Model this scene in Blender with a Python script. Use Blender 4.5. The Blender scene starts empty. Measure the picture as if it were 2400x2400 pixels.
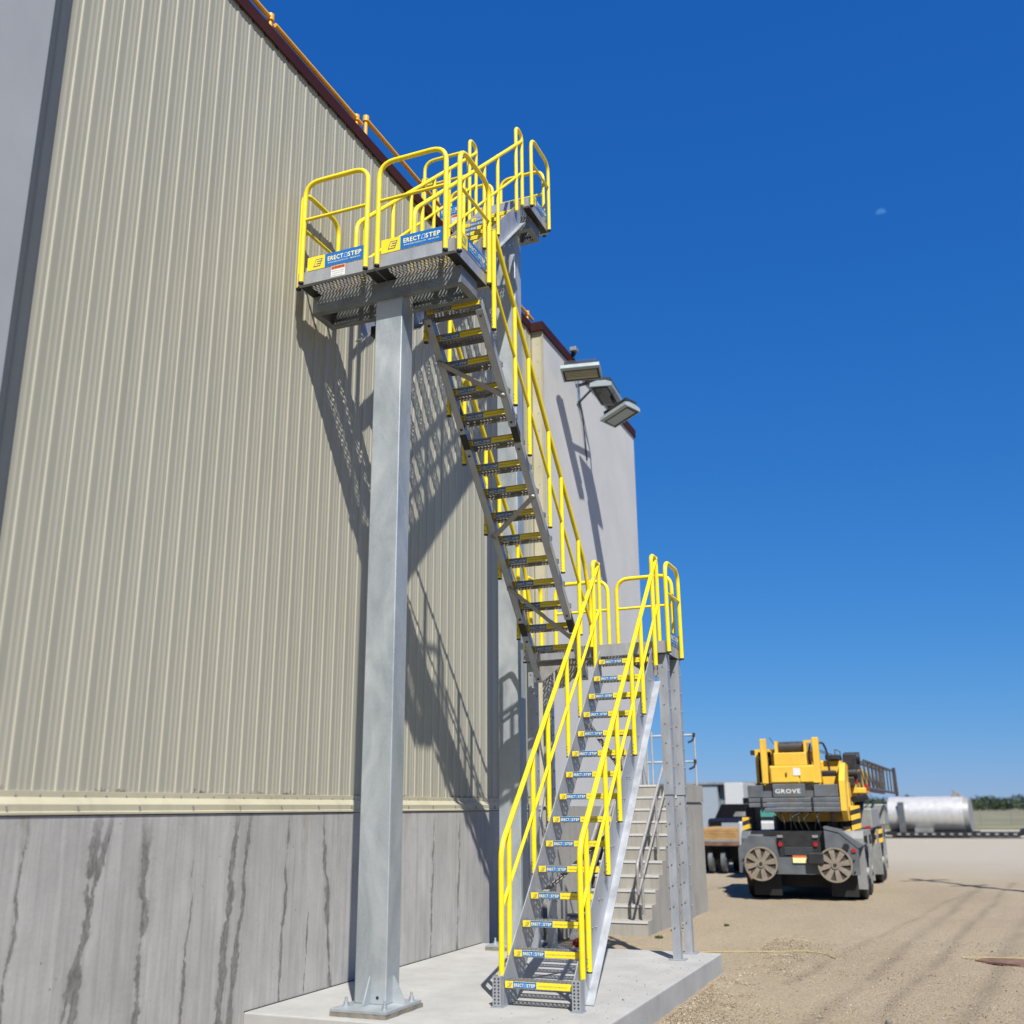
import bpy, bmesh, math, random
import numpy as np
from mathutils import Vector, Matrix
random.seed(7)
rad = math.radians
S = bpy.context.scene
COL = S.collection

# ------------------------------------------------------------------ camera
cam = bpy.data.cameras.new("camera")
camo = bpy.data.objects.new("camera", cam)
COL.objects.link(camo)
pitch, yaw, roll = rad(16.2), rad(22.4), rad(-0.5)
F = Vector((-math.sin(yaw)*math.cos(pitch), math.cos(yaw)*math.cos(pitch), math.sin(pitch)))
R0 = Vector((math.cos(yaw), math.sin(yaw), 0)); U0 = R0.cross(F)
R = math.cos(roll)*R0 + math.sin(roll)*U0
U = -math.sin(roll)*R0 + math.cos(roll)*U0
m = Matrix((R, U, -F)).transposed().to_4x4()
m.translation = Vector((0, 0, 1.6))
camo.matrix_world = m
cam.sensor_width = 36; cam.sensor_fit = 'HORIZONTAL'; cam.lens = 36.0
cam.clip_start = 0.05; cam.clip_end = 9000
cam.dof.use_dof = True; cam.dof.focus_distance = 10.8; cam.dof.aperture_fstop = 1.1
S.camera = camo
S.render.resolution_x = 1024; S.render.resolution_y = 1024

# ------------------------------------------------------------------ world, sun, exposure
SUN = Vector((1.0, -1.52, 2.25)).normalized()
w = bpy.data.worlds.new("World"); S.world = w; w.use_nodes = True
nt = w.node_tree; nt.nodes.clear()
wo = nt.nodes.new("ShaderNodeOutputWorld"); bg = nt.nodes.new("ShaderNodeBackground")
sk = nt.nodes.new("ShaderNodeTexSky"); sk.sky_type = 'NISHITA'; sk.sun_disc = False
sk.sun_elevation = math.asin(SUN.z); sk.sun_rotation = math.atan2(SUN.x, SUN.y)
sk.air_density = 1.0; sk.dust_density = 0.0; sk.ozone_density = 2.0; sk.altitude = 300
# clear, deep northern-plains blue: a per-channel tone curve over the whole sky
sp_ = nt.nodes.new("ShaderNodeSeparateColor"); cb_ = nt.nodes.new("ShaderNodeCombineColor"); nt.links.new(sk.outputs[0], sp_.inputs[0])
for i_, (g_, a_) in enumerate(((1.225, 0.254), (0.689, 0.423), (0.413, 0.759))):
    m1 = nt.nodes.new("ShaderNodeMath"); m1.operation = 'MULTIPLY'; m1.inputs[1].default_value = 0.11
    m2 = nt.nodes.new("ShaderNodeMath"); m2.operation = 'POWER'; m2.inputs[1].default_value = g_
    m3 = nt.nodes.new("ShaderNodeMath"); m3.operation = 'MULTIPLY'; m3.inputs[1].default_value = a_*10
    nt.links.new(sp_.outputs[i_], m1.inputs[0]); nt.links.new(m1.outputs[0], m2.inputs[0]); nt.links.new(m2.outputs[0], m3.inputs[0]); nt.links.new(m3.outputs[0], cb_.inputs[i_])
nt.links.new(cb_.outputs[0], bg.inputs[0])
bg.inputs[1].default_value = 0.0616
nt.links.new(bg.outputs[0], wo.inputs[0])
sl = bpy.data.lights.new("sun", 'SUN'); sl.energy = 5.0; sl.angle = rad(0.53); sl.color = (1.0, 0.965, 0.905)
so = bpy.data.objects.new("sun", sl); COL.objects.link(so)
so.rotation_euler = SUN.to_track_quat('Z', 'Y').to_euler(); so.location = (20, -30, 45)
S.view_settings.view_transform = 'Standard'; S.view_settings.look = 'None'
S.view_settings.exposure = 0.7; S.view_settings.gamma = 1.0; S.view_settings.use_curve_mapping = False
S.cycles.max_bounces = 6

# ------------------------------------------------------------------ materials
def newmat(name):
    mt = bpy.data.materials.new(name); mt.use_nodes = True
    n = mt.node_tree; n.nodes.clear()
    o = n.nodes.new("ShaderNodeOutputMaterial"); b = n.nodes.new("ShaderNodeBsdfPrincipled")
    n.links.new(b.outputs[0], o.inputs[0])
    return mt, n, b
def N(n, t, **kw):
    x = n.nodes.new(t)
    for k, v in kw.items(): setattr(x, k, v)
    return x
def pos(n, scale=(1, 1, 1)):
    g = N(n, "ShaderNodeNewGeometry"); mp = N(n, "ShaderNodeMapping"); mp.inputs['Scale'].default_value = scale
    n.links.new(g.outputs['Position'], mp.inputs['Vector']); return mp.outputs[0]
def noise(n, vec, sc, det=4, rough=0.55, dist=0.0):
    x = N(n, "ShaderNodeTexNoise"); x.inputs['Scale'].default_value = sc; x.inputs['Detail'].default_value = det
    x.inputs['Roughness'].default_value = rough; x.inputs['Distortion'].default_value = dist
    n.links.new(vec, x.inputs['Vector']); return x.outputs['Fac']
def mrange(n, v, a, b, c=0.0, d=1.0, smooth=False):
    x = N(n, "ShaderNodeMapRange"); 
    if smooth: x.interpolation_type = 'SMOOTHSTEP'
    n.links.new(v, x.inputs[0])
    for i, q in zip((1, 2, 3, 4), (a, b, c, d)): x.inputs[i].default_value = q
    return x.outputs[0]
def mix(n, f, a, b, mode='MIX'):
    x = N(n, "ShaderNodeMix", data_type='RGBA', blend_type=mode)
    if isinstance(f, float): x.inputs[0].default_value = f
    else: n.links.new(f, x.inputs[0])
    for i, q in ((6, a), (7, b)):
        if isinstance(q, tuple): x.inputs[i].default_value = (*q, 1)
        else: n.links.new(q, x.inputs[i])
    return x.outputs[2]
def mth(n, op, a, b=None, c=None):
    x = N(n, "ShaderNodeMath", operation=op)
    for i, q in enumerate((a, b, c)):
        if q is None: continue
        if isinstance(q, (int, float)): x.inputs[i].default_value = q
        else: n.links.new(q, x.inputs[i])
    return x.outputs[0]
def bump(n, b, h, st, dist=0.01):
    x = N(n, "ShaderNodeBump"); x.inputs['Strength'].default_value = st; x.inputs['Distance'].default_value = dist
    n.links.new(h, x.inputs['Height']); n.links.new(x.outputs[0], b.inputs['Normal'])
def simple(name, c, rough=0.5, metal=0.0, var=0.12, sc=6.0, bmp=0.0, dirt=None, stretch=(1, 1, 1), coat=0.0, bsc=80):
    mt, n, b = newmat(name)
    v = pos(n, stretch); f = noise(n, v, sc, 5, 0.6)
    f = mrange(n, f, 0.3, 0.7)
    lo = tuple(x*(1-var) for x in c); hi = tuple(min(1, x*(1+var)) for x in c)
    col = mix(n, f, lo, hi)
    if dirt:
        g = noise(n, pos(n, (1, 1, 0.35)), 3.1, 6, 0.65); g = mrange(n, g, 0.52, 0.72)
        col = mix(n, mth(n, 'MULTIPLY', g, dirt[1]), col, dirt[0])
    n.links.new(col, b.inputs['Base Color'])
    b.inputs['Metallic'].default_value = metal
    r = mrange(n, f, 0, 1, rough*0.85, min(1, rough*1.15)); n.links.new(r, b.inputs['Roughness'])
    b.inputs['Coat Weight'].default_value = coat
    if bmp: bump(n, b, noise(n, pos(n), bsc, 3, 0.6), bmp, 0.004)
    return mt
M = {}
M['yellow'] = simple('safety_yellow', (0.94, 0.72, 0.006), 0.42, 0, 0.07, 9, 0.1, dirt=((0.55, 0.42, 0.03), 0.35), coat=0.12, bsc=300)
M['orange'] = simple('amber_paint', (0.85, 0.42, 0.02), 0.45, 0, 0.08)
M['alu'] = simple('mill_aluminium', (0.60, 0.64, 0.71), 0.46, 0.5, 0.12, 9, 0.15, stretch=(1, 1, 0.3))
M['alu_dull'] = simple('dull_aluminium', (0.47, 0.46, 0.46), 0.55, 0.35, 0.14, 10, 0.15)
M['steel_dark'] = simple('perforated_steel', (0.62, 0.61, 0.59), 0.45, 0.7, 0.15, 20)
M['black'] = simple('black_rubber', (0.012, 0.012, 0.012), 0.6, 0, 0.2)
M['dark'] = simple('dark_machine_parts', (0.03, 0.03, 0.032), 0.55, 0.1, 0.3)
M['blue'] = simple('sign_blue', (0.003, 0.155, 0.50), 0.4, 0, 0.04)
M['signyel'] = simple('sign_yellow', (0.88, 0.68, 0.02), 0.4, 0, 0.04)
M['signnavy'] = simple('sign_navy', (0.004, 0.06, 0.20), 0.4, 0, 0.04)
M['cream'] = simple('sign_cream', (0.88, 0.84, 0.45), 0.4, 0, 0.03)
M['white'] = simple('white_print', (0.82, 0.83, 0.84), 0.45, 0, 0.03)
M['ltblue'] = simple('sign_pale_blue', (0.42, 0.68, 0.90), 0.4, 0, 0.03)
M['orangesign'] = simple('warning_orange', (0.80, 0.16, 0.02), 0.45, 0, 0.03)
M['burgundy'] = simple('burgundy_coping', (0.060, 0.012, 0.012), 0.65, 0, 0.12, 2)
M['burgundy'].node_tree.nodes['Principled BSDF'].inputs['Specular IOR Level'].default_value = 0.2
M['creamtrim'] = simple('cream_trim', (0.68, 0.64, 0.47), 0.4, 0, 0.05, 2, dirt=((0.3, 0.27, 0.2), 0.25))
M['graypaint'] = simple('grey_machine_paint', (0.165, 0.185, 0.21), 0.5, 0.1, 0.2, 4, dirt=((0.2, 0.17, 0.13), 0.6))
M['ltgray'] = simple('light_grey_paint', (0.38, 0.39, 0.39), 0.5, 0.1, 0.12, 4, dirt=((0.2, 0.18, 0.15), 0.5))
M['craneyel'] = simple('crane_yellow', (0.80, 0.50, 0.05), 0.5, 0, 0.1, 2.5, dirt=((0.4, 0.26, 0.08), 0.5))
M['padtan'] = simple('weathered_pad', (0.33, 0.285, 0.225), 0.7, 0, 0.2, 9)
M['paddark'] = simple('pad_recess', (0.08, 0.065, 0.05), 0.8, 0, 0.2, 9)
M['glass'] = simple('dark_cab_glass', (0.03, 0.045, 0.05), 0.08, 0, 0.1, coat=0.5)
M['teal'] = simple('teal_windscreen', (0.10, 0.36, 0.33), 0.15, 0, 0.1)
M['red'] = simple('red_lens', (0.45, 0.015, 0.02), 0.35, 0, 0.1)
M['rust'] = simple('rusty_plate', (0.26, 0.15, 0.105), 0.8, 0.1, 0.4, 8, 0.4)
M['plywood'] = simple('tan_load', (0.55, 0.33, 0.13), 0.8, 0, 0.25, 5, 0.2)
M['polish'] = simple('polished_cladding', (0.98, 0.97, 0.95), 0.42, 0.45, 0.08, 3)
M['jib'] = simple('jib_grey', (0.125, 0.115, 0.12), 0.6, 0.2, 0.2)
M['lampwhite'] = simple('lamp_housing', (0.50, 0.60, 0.64), 0.4, 0.2, 0.05)
M['lens'] = simple('lamp_lens', (0.55, 0.52, 0.36), 0.25, 0, 0.1, 30)
M['lensdark'] = simple('lamp_glass', (0.10, 0.095, 0.085), 0.12, 0.3, 0.4, 12)
M['wood'] = simple('pole_wood', (0.16, 0.11, 0.07), 0.8, 0, 0.2)
M['grass'] = simple('weed_green', (0.11, 0.13, 0.045), 0.8, 0, 0.3)
M['ropeyel'] = simple('yellow_rope', (0.62, 0.50, 0.20), 0.8, 0, 0.2)
M['bgblue'] = simple('bluish_metal_wall', (0.42, 0.50, 0.60), 0.6, 0.1, 0.05)
M['bggray'] = simple('grey_metal_wall', (0.22, 0.27, 0.31), 0.6, 0.1, 0.08)
M['whitepaint'] = simple('white_vehicle_paint', (0.74, 0.77, 0.80), 0.35, 0, 0.05)
M['blackpaint'] = simple('black_vehicle_paint', (0.012, 0.012, 0.014), 0.25, 0, 0.1, coat=0.5)

def galv():
    mt, n, b = newmat('galvanised_steel')
    v = pos(n, (1, 1, 0.45)); f = noise(n, v, 3.2, 6, 0.62, 0.6); f = mrange(n, f, 0.32, 0.70)
    g = noise(n, pos(n), 38, 3, 0.6); g = mrange(n, g, 0.35, 0.65)
    c = mix(n, f, (0.52, 0.60, 0.67), (0.76, 0.82, 0.88)); c = mix(n, mth(n, 'MULTIPLY', g, 0.22), c, (0.80, 0.86, 0.90))
    h = noise(n, pos(n, (1, 1, 0.25)), 5.0, 5, 0.7, 1.5); h = mrange(n, h, 0.60, 0.68); c = mix(n, mth(n, 'MULTIPLY', h, 0.35), c, (0.60, 0.59, 0.57))
    n.links.new(c, b.inputs['Base Color']); b.inputs['Metallic'].default_value = 0.6
    n.links.new(mrange(n, f, 0, 1, 0.42, 0.62), b.inputs['Roughness'])
    bump(n, b, g, 0.12, 0.003); return mt
M['galv'] = galv()
M['galv_beam'] = simple('shaded_galvanised', (0.36, 0.40, 0.43), 0.5, 0.5, 0.2, 7, 0.1)  # same galvanising as the columns, deck shade darkened into the colour

def siding():
    mt, n, b = newmat('stone_coloured_siding')
    f = noise(n, pos(n, (1, 1, 0.12)), 4.0, 5, 0.6); f = mrange(n, f, 0.3, 0.7)
    c = mix(n, f, (0.555, 0.542, 0.440), (0.63, 0.612, 0.50))
    g = N(n, "ShaderNodeNewGeometry"); sp = N(n, "ShaderNodeSeparateXYZ"); n.links.new(g.outputs['Position'], sp.inputs[0])
    # rust specks and dirt creeping up from the cut lower edge of the sheets
    e = noise(n, pos(n, (1, 1, 1)), 22, 4, 0.7); lim = mrange(n, e, 0.40, 0.72, 1.742, 1.80)
    d = mth(n, 'LESS_THAN', sp.outputs[2], lim); big = mrange(n, noise(n, pos(n), 2.2, 2), 0.45, 0.6)
    c = mix(n, mth(n, 'MULTIPLY', mth(n, 'MULTIPLY', d, big), 0.75), c, (0.10, 0.075, 0.04))
    n.links.new(c, b.inputs['Base Color']); b.inputs['Roughness'].default_value = 0.48
    return mt
M['siding'] = siding()

def concrete_stained():
    mt, n, b = newmat('stained_concrete')
    base = mrange(n, noise(n, pos(n, (1, 1, 0.30)), 2.4, 6, 0.62), 0.3, 0.7)
    c = mix(n, base, (0.50, 0.492, 0.482), (0.70, 0.69, 0.68))
    blot = mrange(n, noise(n, pos(n, (1, 1, 0.6)), 6.5, 6, 0.7), 0.42, 0.68); c = mix(n, mth(n, 'MULTIPLY', blot, 0.30), c, (0.40, 0.395, 0.39))
    eff = mrange(n, noise(n, pos(n, (1, 2.5, 0.25)), 5.0, 5, 0.7), 0.56, 0.70); c = mix(n, mth(n, 'MULTIPLY', eff, 0.35), c, (0.78, 0.78, 0.77))
    fs = mrange(n, noise(n, pos(n, (1, 5.5, 0.13)), 3.0, 6, 0.65), 0.47, 0.68)
    c = mix(n, mth(n, 'MULTIPLY', fs, 0.30), c, (0.24, 0.24, 0.24))
    g = N(n, "ShaderNodeNewGeometry"); sp = N(n, "ShaderNodeSeparateXYZ"); n.links.new(g.outputs['Position'], sp.inputs[0])
    Y, Z = sp.outputs[1], sp.outputs[2]
    wob = mth(n, 'MULTIPLY', mth(n, 'SUBTRACT', noise(n, pos(n, (1, 0.01, 1)), 2.2, 4, 0.6), 0.5), 0.22)
    wv = mrange(n, noise(n, pos(n, (1, 0.4, 1)), 3.7, 4, 0.7), 0.30, 0.68, 0.08, 1.9)
    rag = mth(n, 'ADD', mth(n, 'MULTIPLY', mth(n, 'SUBTRACT', noise(n, pos(n, (1, 1, .5)), 19, 6, 0.8), 0.5), 0.085), mth(n, 'MULTIPLY', mth(n, 'SUBTRACT', noise(n, pos(n, (1, 1, .22)), 7, 3, 0.6), 0.5), 0.07))
    tot = None
    for y0, sl_, ws, z1 in ((5.85, 0.03, 0.040, 1.66), (5.72, 0.20, 0.022, 1.66), (6.50, -0.06, 0.045, 1.6), (7.44, 0.04, 0.042, 1.66), (7.59, 0.06, 0.034, 1.66), (6.98, 0.0, 0.010, 1.3), (8.27, 0.0, 0.014, 1.66), (9.11, -0.17, 0.030, 1.66), (5.25, 0.02, 0.013, 1.66), (8.66, 0.02, 0.006, .9), (11.2, 0.02, 0.02, 1.57), (11.9, 0.02, 0.016, 1.57)):
        yc = mth(n, 'ADD', mth(n, 'MULTIPLY_ADD', Z, sl_, y0), mth(n, 'MULTIPLY', wob, 0.6))
        dd = mth(n, 'ADD', mth(n, 'ABSOLUTE', mth(n, 'SUBTRACT', Y, yc)), rag)
        wd = mth(n, 'MULTIPLY', wv, ws)
        mk = mth(n, 'SUBTRACT', 1.0, mth(n, 'DIVIDE', dd, wd))
        mk = mth(n, 'ADD', mth(n, 'MULTIPLY', mrange(n, mk, 0.0, 0.35), .8), mth(n, 'MULTIPLY', mrange(n, mk, -1.4, 0.2), .2)); mk = mth(n, 'MULTIPLY', mk, mrange(n, Z, z1, z1-0.25))
        tot = mk if tot is None else mth(n, 'MAXIMUM', tot, mk)
    tot = mth(n, 'MULTIPLY', tot, mrange(n, noise(n, pos(n, (1, 1, .4)), 30, 5, 0.75), 0.30, 0.62, 0.45, 1.0))
    c = mix(n, mth(n, 'MULTIPLY', tot, 0.85), c, (0.13, 0.127, 0.12))
    # rust marks close under the flashing
    ru = mrange(n, noise(n, pos(n, (1, 1.6, 0.35)), 2.0, 4, 0.6), 0.60, 0.72); ru = mth(n, 'MULTIPLY', ru, mrange(n, Z, 0.9, 1.5))
    c = mix(n, mth(n, 'MULTIPLY', ru, 0.5), c, (0.26, 0.17, 0.10))
    # small blow-holes
    vo = N(n, "ShaderNodeTexVoronoi"); vo.inputs['Scale'].default_value = 9.0; n.links.new(pos(n, (1, 1, 0.75)), vo.inputs['Vector'])
    dots = mrange(n, vo.outputs['Distance'], 0.03, 0.075, 1, 0); gate = mrange(n, noise(n, pos(n), 3.3, 2), 0.48, 0.56)
    dots = mth(n, 'MULTIPLY', dots, gate); c = mix(n, mth(n, 'MULTIPLY', dots, 0.6), c, (0.09, 0.088, 0.085))
    n.links.new(c, b.inputs['Base Color']); b.inputs['Roughness'].default_value = 0.85
    hgt = mth(n, 'SUBTRACT', noise(n, pos(n), 30, 5, 0.65), mth(n, 'MULTIPLY', dots, 1.5)); bump(n, b, hgt, 0.35, 0.006)
    return mt
M['conc_stain'] = concrete_stained()

def concrete(name, a, bb, sc=1.6, streak=0.25, bst=0.2, speck=0.4):
    mt, n, b = newmat(name)
    f = mrange(n, noise(n, pos(n), sc, 7, 0.62), 0.3, 0.7); c = mix(n, f, a, bb)
    s = mrange(n, noise(n, pos(n, (4, 4, 0.3)), 2.5, 5, 0.6), 0.5, 0.7); c = mix(n, mth(n, 'MULTIPLY', s, streak), c, tuple(x*0.55 for x in a))
    sp = mrange(n, noise(n, pos(n), 26, 3, 0.6), 0.68, 0.74); c = mix(n, mth(n, 'MULTIPLY', sp, speck), c, tuple(x*0.45 for x in a))
    n.links.new(c, b.inputs['Base Color']); b.inputs['Roughness'].default_value = 0.82
    bump(n, b, noise(n, pos(n), 45, 5, 0.65), bst, 0.004); return mt
M['conc_pale'] = concrete('pale_precast', (0.70, 0.71, 0.735), (0.80, 0.805, 0.825), 0.9, 0.08, 0.1, 0.12)
M['conc_left'] = concrete('left_precast', (0.44, 0.475, 0.53), (0.50, 0.54, 0.595), 0.9, 0.05, 0.1, 0.15)
M['conc_pad'] = concrete('fresh_slab', (0.47, 0.47, 0.47), (0.60, 0.60, 0.595), 2.2, 0.10, 0.45, 0.45)
M['conc_step'] = concrete('step_concrete', (0.40, 0.385, 0.35), (0.54, 0.52, 0.48), 1.5, 0.35, 0.3)
M['grout'] = concrete('grout', (0.24, 0.215, 0.17), (0.34, 0.31, 0.26), 5, 0.2, 0.6)

def ground_mat():
    mt, n, b = newmat('gravel_yard')
    g = N(n, "ShaderNodeNewGeometry"); sp = N(n, "ShaderNodeSeparateXYZ"); n.links.new(g.outputs['Position'], sp.inputs[0])
    big = mrange(n, noise(n, pos(n, (0.6, 0.25, 1)), 0.9, 5, 0.6), 0.32, 0.68)
    c = mix(n, big, (0.46, 0.36, 0.225), (0.565, 0.455, 0.30))
    mid = mrange(n, noise(n, pos(n), 9, 5, 0.7), 0.35, 0.68); c = mix(n, mth(n, 'MULTIPLY', mid, 0.35), c, (0.47, 0.41, 0.32))
    st = N(n, "ShaderNodeTexVoronoi"); st.inputs['Scale'].default_value = 42; n.links.new(pos(n), st.inputs['Vector'])
    stc = N(n, "ShaderNodeSeparateColor"); n.links.new(st.outputs['Color'], stc.inputs[0])
    c = mix(n, mth(n, 'MULTIPLY', mrange(n, stc.outputs[0], 0.55, 1.0), 0.45), c, (0.52, 0.47, 0.39))
    c = mix(n, mth(n, 'MULTIPLY', mrange(n, stc.outputs[1], 0.75, 1.0), 0.5), c, (0.19, 0.155, 0.115))
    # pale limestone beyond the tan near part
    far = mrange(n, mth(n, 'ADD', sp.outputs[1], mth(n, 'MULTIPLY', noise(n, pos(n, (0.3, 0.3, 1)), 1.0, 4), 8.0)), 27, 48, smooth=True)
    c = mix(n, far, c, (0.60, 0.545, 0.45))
    at = N(n, "ShaderNodeAttribute", attribute_name='track')
    c = mix(n, mth(n, 'MULTIPLY', at.outputs['Fac'], 0.45), c, (0.22, 0.175, 0.13))
    n.links.new(c, b.inputs['Base Color']); b.inputs['Roughness'].default_value = 0.92
    pit = mrange(n, noise(n, pos(n, (1, .6, 1)), 14, 6, 0.8), 0.60, 0.70); c2 = mix(n, mth(n, 'MULTIPLY', pit, 0.45), c, (0.24, 0.185, 0.12)); n.links.new(c2, b.inputs['Base Color'])
    h = mth(n, 'ADD', mth(n, 'MULTIPLY', st.outputs['Distance'], -0.8), noise(n, pos(n), 25, 5, 0.7)); bump(n, b, h, 0.9, 0.025)
    return mt
M['ground'] = ground_mat()
def attrmat(name, cols, attr='tone', rough=0.85):
    mt, n, b = newmat(name); at = N(n, "ShaderNodeAttribute", attribute_name=attr); cr = N(n, "ShaderNodeValToRGB")
    cr.color_ramp.elements[0].color = (*cols[0], 1); cr.color_ramp.elements[1].color = (*cols[-1], 1)
    for i, cc in enumerate(cols[1:-1]):
        e = cr.color_ramp.elements.new((i+1)/(len(cols)-1)); e.color = (*cc, 1)
    n.links.new(at.outputs['Fac'], cr.inputs[0]); n.links.new(cr.outputs[0], b.inputs['Base Color']); b.inputs['Roughness'].default_value = rough
    return mt
M['pebble'] = attrmat('pebbles', [(0.17, 0.125, 0.08), (0.35, 0.26, 0.16), (0.48, 0.39, 0.27), (0.58, 0.53, 0.45)])
M['leaf'] = attrmat('far_foliage', [(0.018, 0.035, 0.015), (0.035, 0.065, 0.022), (0.06, 0.095, 0.035)])
M['field'] = simple('dry_field', (0.24, 0.23, 0.13), 0.9, 0, 0.4, 0.08)

# reflectances are set for the +0.7 exposure above (slab 0.30, siding 0.25, gravel 0.2), faintly warm
for k_, mt_ in M.items():
    f_ = 0.80 if k_ in ('yellow', 'signyel', 'cream', 'craneyel', 'orange') else (0.72 if k_ in ('blue', 'signnavy', 'white', 'ltblue', 'orangesign', 'red') else 0.57)
    tint = (f_, f_*0.982, f_*0.935)
    if k_ in ('yellow', 'signyel', 'blue', 'signnavy'): tint = (f_, f_, f_)
    for nd in mt_.node_tree.nodes:
        if nd.type == 'MIX':
            for i_ in (6, 7):
                if not nd.inputs[i_].is_linked:
                    c_ = nd.inputs[i_].default_value; nd.inputs[i_].default_value = (c_[0]*tint[0], c_[1]*tint[1], c_[2]*tint[2], 1)
        elif nd.type == 'VALTORGB':
            for e_ in nd.color_ramp.elements: e_.color = (e_.color[0]*tint[0], e_.color[1]*tint[1], e_.color[2]*tint[2], 1)

# ------------------------------------------------------------------ mesh helpers
class MB:
    def __init__(s): s.v = []; s.f = []; s.m = []; s.sm = []
    def add(s, vs, fs, mi=0, smooth=False):
        o = len(s.v); s.v += [tuple(q) for q in vs]; s.f += [tuple(i+o for i in f) for f in fs]
        s.m += [mi]*len(fs); s.sm += [smooth]*len(fs); return s
    def box(s, x0, x1, y0, y1, z0, z1, mi=0):
        return s.add([(x0, y0, z0), (x1, y0, z0), (x1, y1, z0), (x0, y1, z0), (x0, y0, z1), (x1, y0, z1), (x1, y1, z1), (x0, y1, z1)],
                     [(0, 3, 2, 1), (4, 5, 6, 7), (0, 1, 5, 4), (1, 2, 6, 5), (2, 3, 7, 6), (3, 0, 4, 7)], mi)
    def bbox(s, x0, x1, y0, y1, z0, z1, r=0.01, mi=0):   # box with bevelled edges
        bm = bmesh.new(); bmesh.ops.create_cube(bm, size=1)
        for v in bm.verts: v.co = Vector(((x0+x1)/2+v.co.x*(x1-x0), (y0+y1)/2+v.co.y*(y1-y0), (z0+z1)/2+v.co.z*(z1-z0)))
        bmesh.ops.bevel(bm, geom=bm.edges[:], offset=r, segments=2, affect='EDGES', profile=0.5)
        bm.verts.index_update(); s.add([v.co[:] for v in bm.verts], [[v.index for v in f.verts] for f in bm.faces], mi); bm.free(); return s
    def prism(s, pts, ax, a, b, mi=0):   # pts in the two other axes
        def P(p, t): return (t, p[0], p[1]) if ax == 0 else ((p[0], t, p[1]) if ax == 1 else (p[0], p[1], t))
        n = len(pts); vs = [P(p, a) for p in pts]+[P(p, b) for p in pts]
        fs = [tuple(range(n))[::-1], tuple(range(n, 2*n))]+[(i, (i+1) % n, n+(i+1) % n, n+i) for i in range(n)]
        return s.add(vs, fs, mi)
    def bar(s, p, q, wd, hg, up=(0, 0, 1), mi=0):
        p, q = Vector(p), Vector(q); d = (q-p).normalized(); sd = d.cross(Vector(up))
        if sd.length < 1e-4: sd = d.cross(Vector((1, 0, 0)))
        sd.normalize(); u = sd.cross(d)
        c = [(-1, -1), (1, -1), (1, 1), (-1, 1)]
        vs = [e+sd*(a*wd/2)+u*(b*hg/2) for e in (p, q) for a, b in c]
        return s.add(vs, [(0, 3, 2, 1), (4, 5, 6, 7), (0, 1, 5, 4), (1, 2, 6, 5), (2, 3, 7, 6), (3, 0, 4, 7)], mi)
    def cyl(s, p, q, r, r2=None, n=12, mi=0, caps=True):
        p, q = Vector(p), Vector(q); d = (q-p).normalized(); a = d.orthogonal().normalized(); b = d.cross(a); r2 = r if r2 is None else r2
        vs = [p+(a*math.cos(t)+b*math.sin(t))*r for t in [2*math.pi*i/n for i in range(n)]]+[q+(a*math.cos(t)+b*math.sin(t))*r2 for t in [2*math.pi*i/n for i in range(n)]]
        s.add(vs, [(i, (i+1) % n, n+(i+1) % n, n+i) for i in range(n)], mi, True)
        if caps: s.add(vs, [tuple(range(n))[::-1], tuple(range(n, 2*n))], mi)
        return s
    def tube(s, pts, r, fil=0.0, n=10, mi=0, caps=True):
        P = [Vector(p) for p in pts]
        if fil > 0 and len(P) > 2:
            Q = [P[0]]
            for i in range(1, len(P)-1):
                a, b, c = P[i-1], P[i], P[i+1]; u1 = (a-b); u2 = (c-b); l = min(fil, u1.length*0.49, u2.length*0.49)
                A = b+u1.normalized()*l; C = b+u2.normalized()*l
                for k in range(7): t = k/6; Q.append((1-t)**2*A+2*t*(1-t)*b+t*t*C)
            P = Q+[P[-1]]
        rings = []; prev = None
        for i, p in enumerate(P):
            d = ((P[min(i+1, len(P)-1)]-P[i]).normalized()+(P[i]-P[max(i-1, 0)]).normalized()).normalized()
            if prev is None: a = d.orthogonal().normalized()
            else: a = (prev-d*prev.dot(d)).normalized()
            prev = a; b = d.cross(a); rings.append([p+(a*math.cos(t)+b*math.sin(t))*r for t in [2*math.pi*k/n for k in range(n)]])
        vs = [v for rg in rings for v in rg]; fs = []
        for i in range(len(P)-1):
            for k in range(n): fs.append((i*n+k, i*n+(k+1) % n, (i+1)*n+(k+1) % n, (i+1)*n+k))
        s.add(vs, fs, mi, True)
        if caps: s.add(vs, [tuple(range(n))[::-1], tuple(range((len(P)-1)*n, len(P)*n))], mi)
        return s
    def quad(s, o, u, v, x0, x1, y0, y1, mi=0, d=0.0):
        o, u, v = Vector(o), Vector(u), Vector(v); nn = u.cross(v).normalized()*d
        return s.add([o+u*x+v*y+nn for x, y in ((x0, y0), (x1, y0), (x1, y1), (x0, y1))], [(0, 1, 2, 3)], mi)
    def poly(s, o, u, v, pts, mi=0, d=0.0):
        o, u, v = Vector(o), Vector(u), Vector(v); nn = u.cross(v).normalized()*d
        return s.add([o+u*x+v*y+nn for x, y in pts], [tuple(range(len(pts)))], mi)
    def text(s, t, o, u, v, h, wd=None, mi=0, d=0.0, bold=0.03):
        vs, fs, W, H = textmesh(t, bold); o, u, v = Vector(o), Vector(u), Vector(v); nn = u.cross(v).normalized()*d
        sx = (wd/W) if wd else h/H
        return s.add([o+u*(x*sx)+v*(y*h/H)+nn for x, y in vs], fs, mi)
    def merge(s, b, off=(0, 0, 0)):
        return s.add([(v[0]+off[0], v[1]+off[1], v[2]+off[2]) for v in b.v], b.f)
_tx = {}
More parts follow.
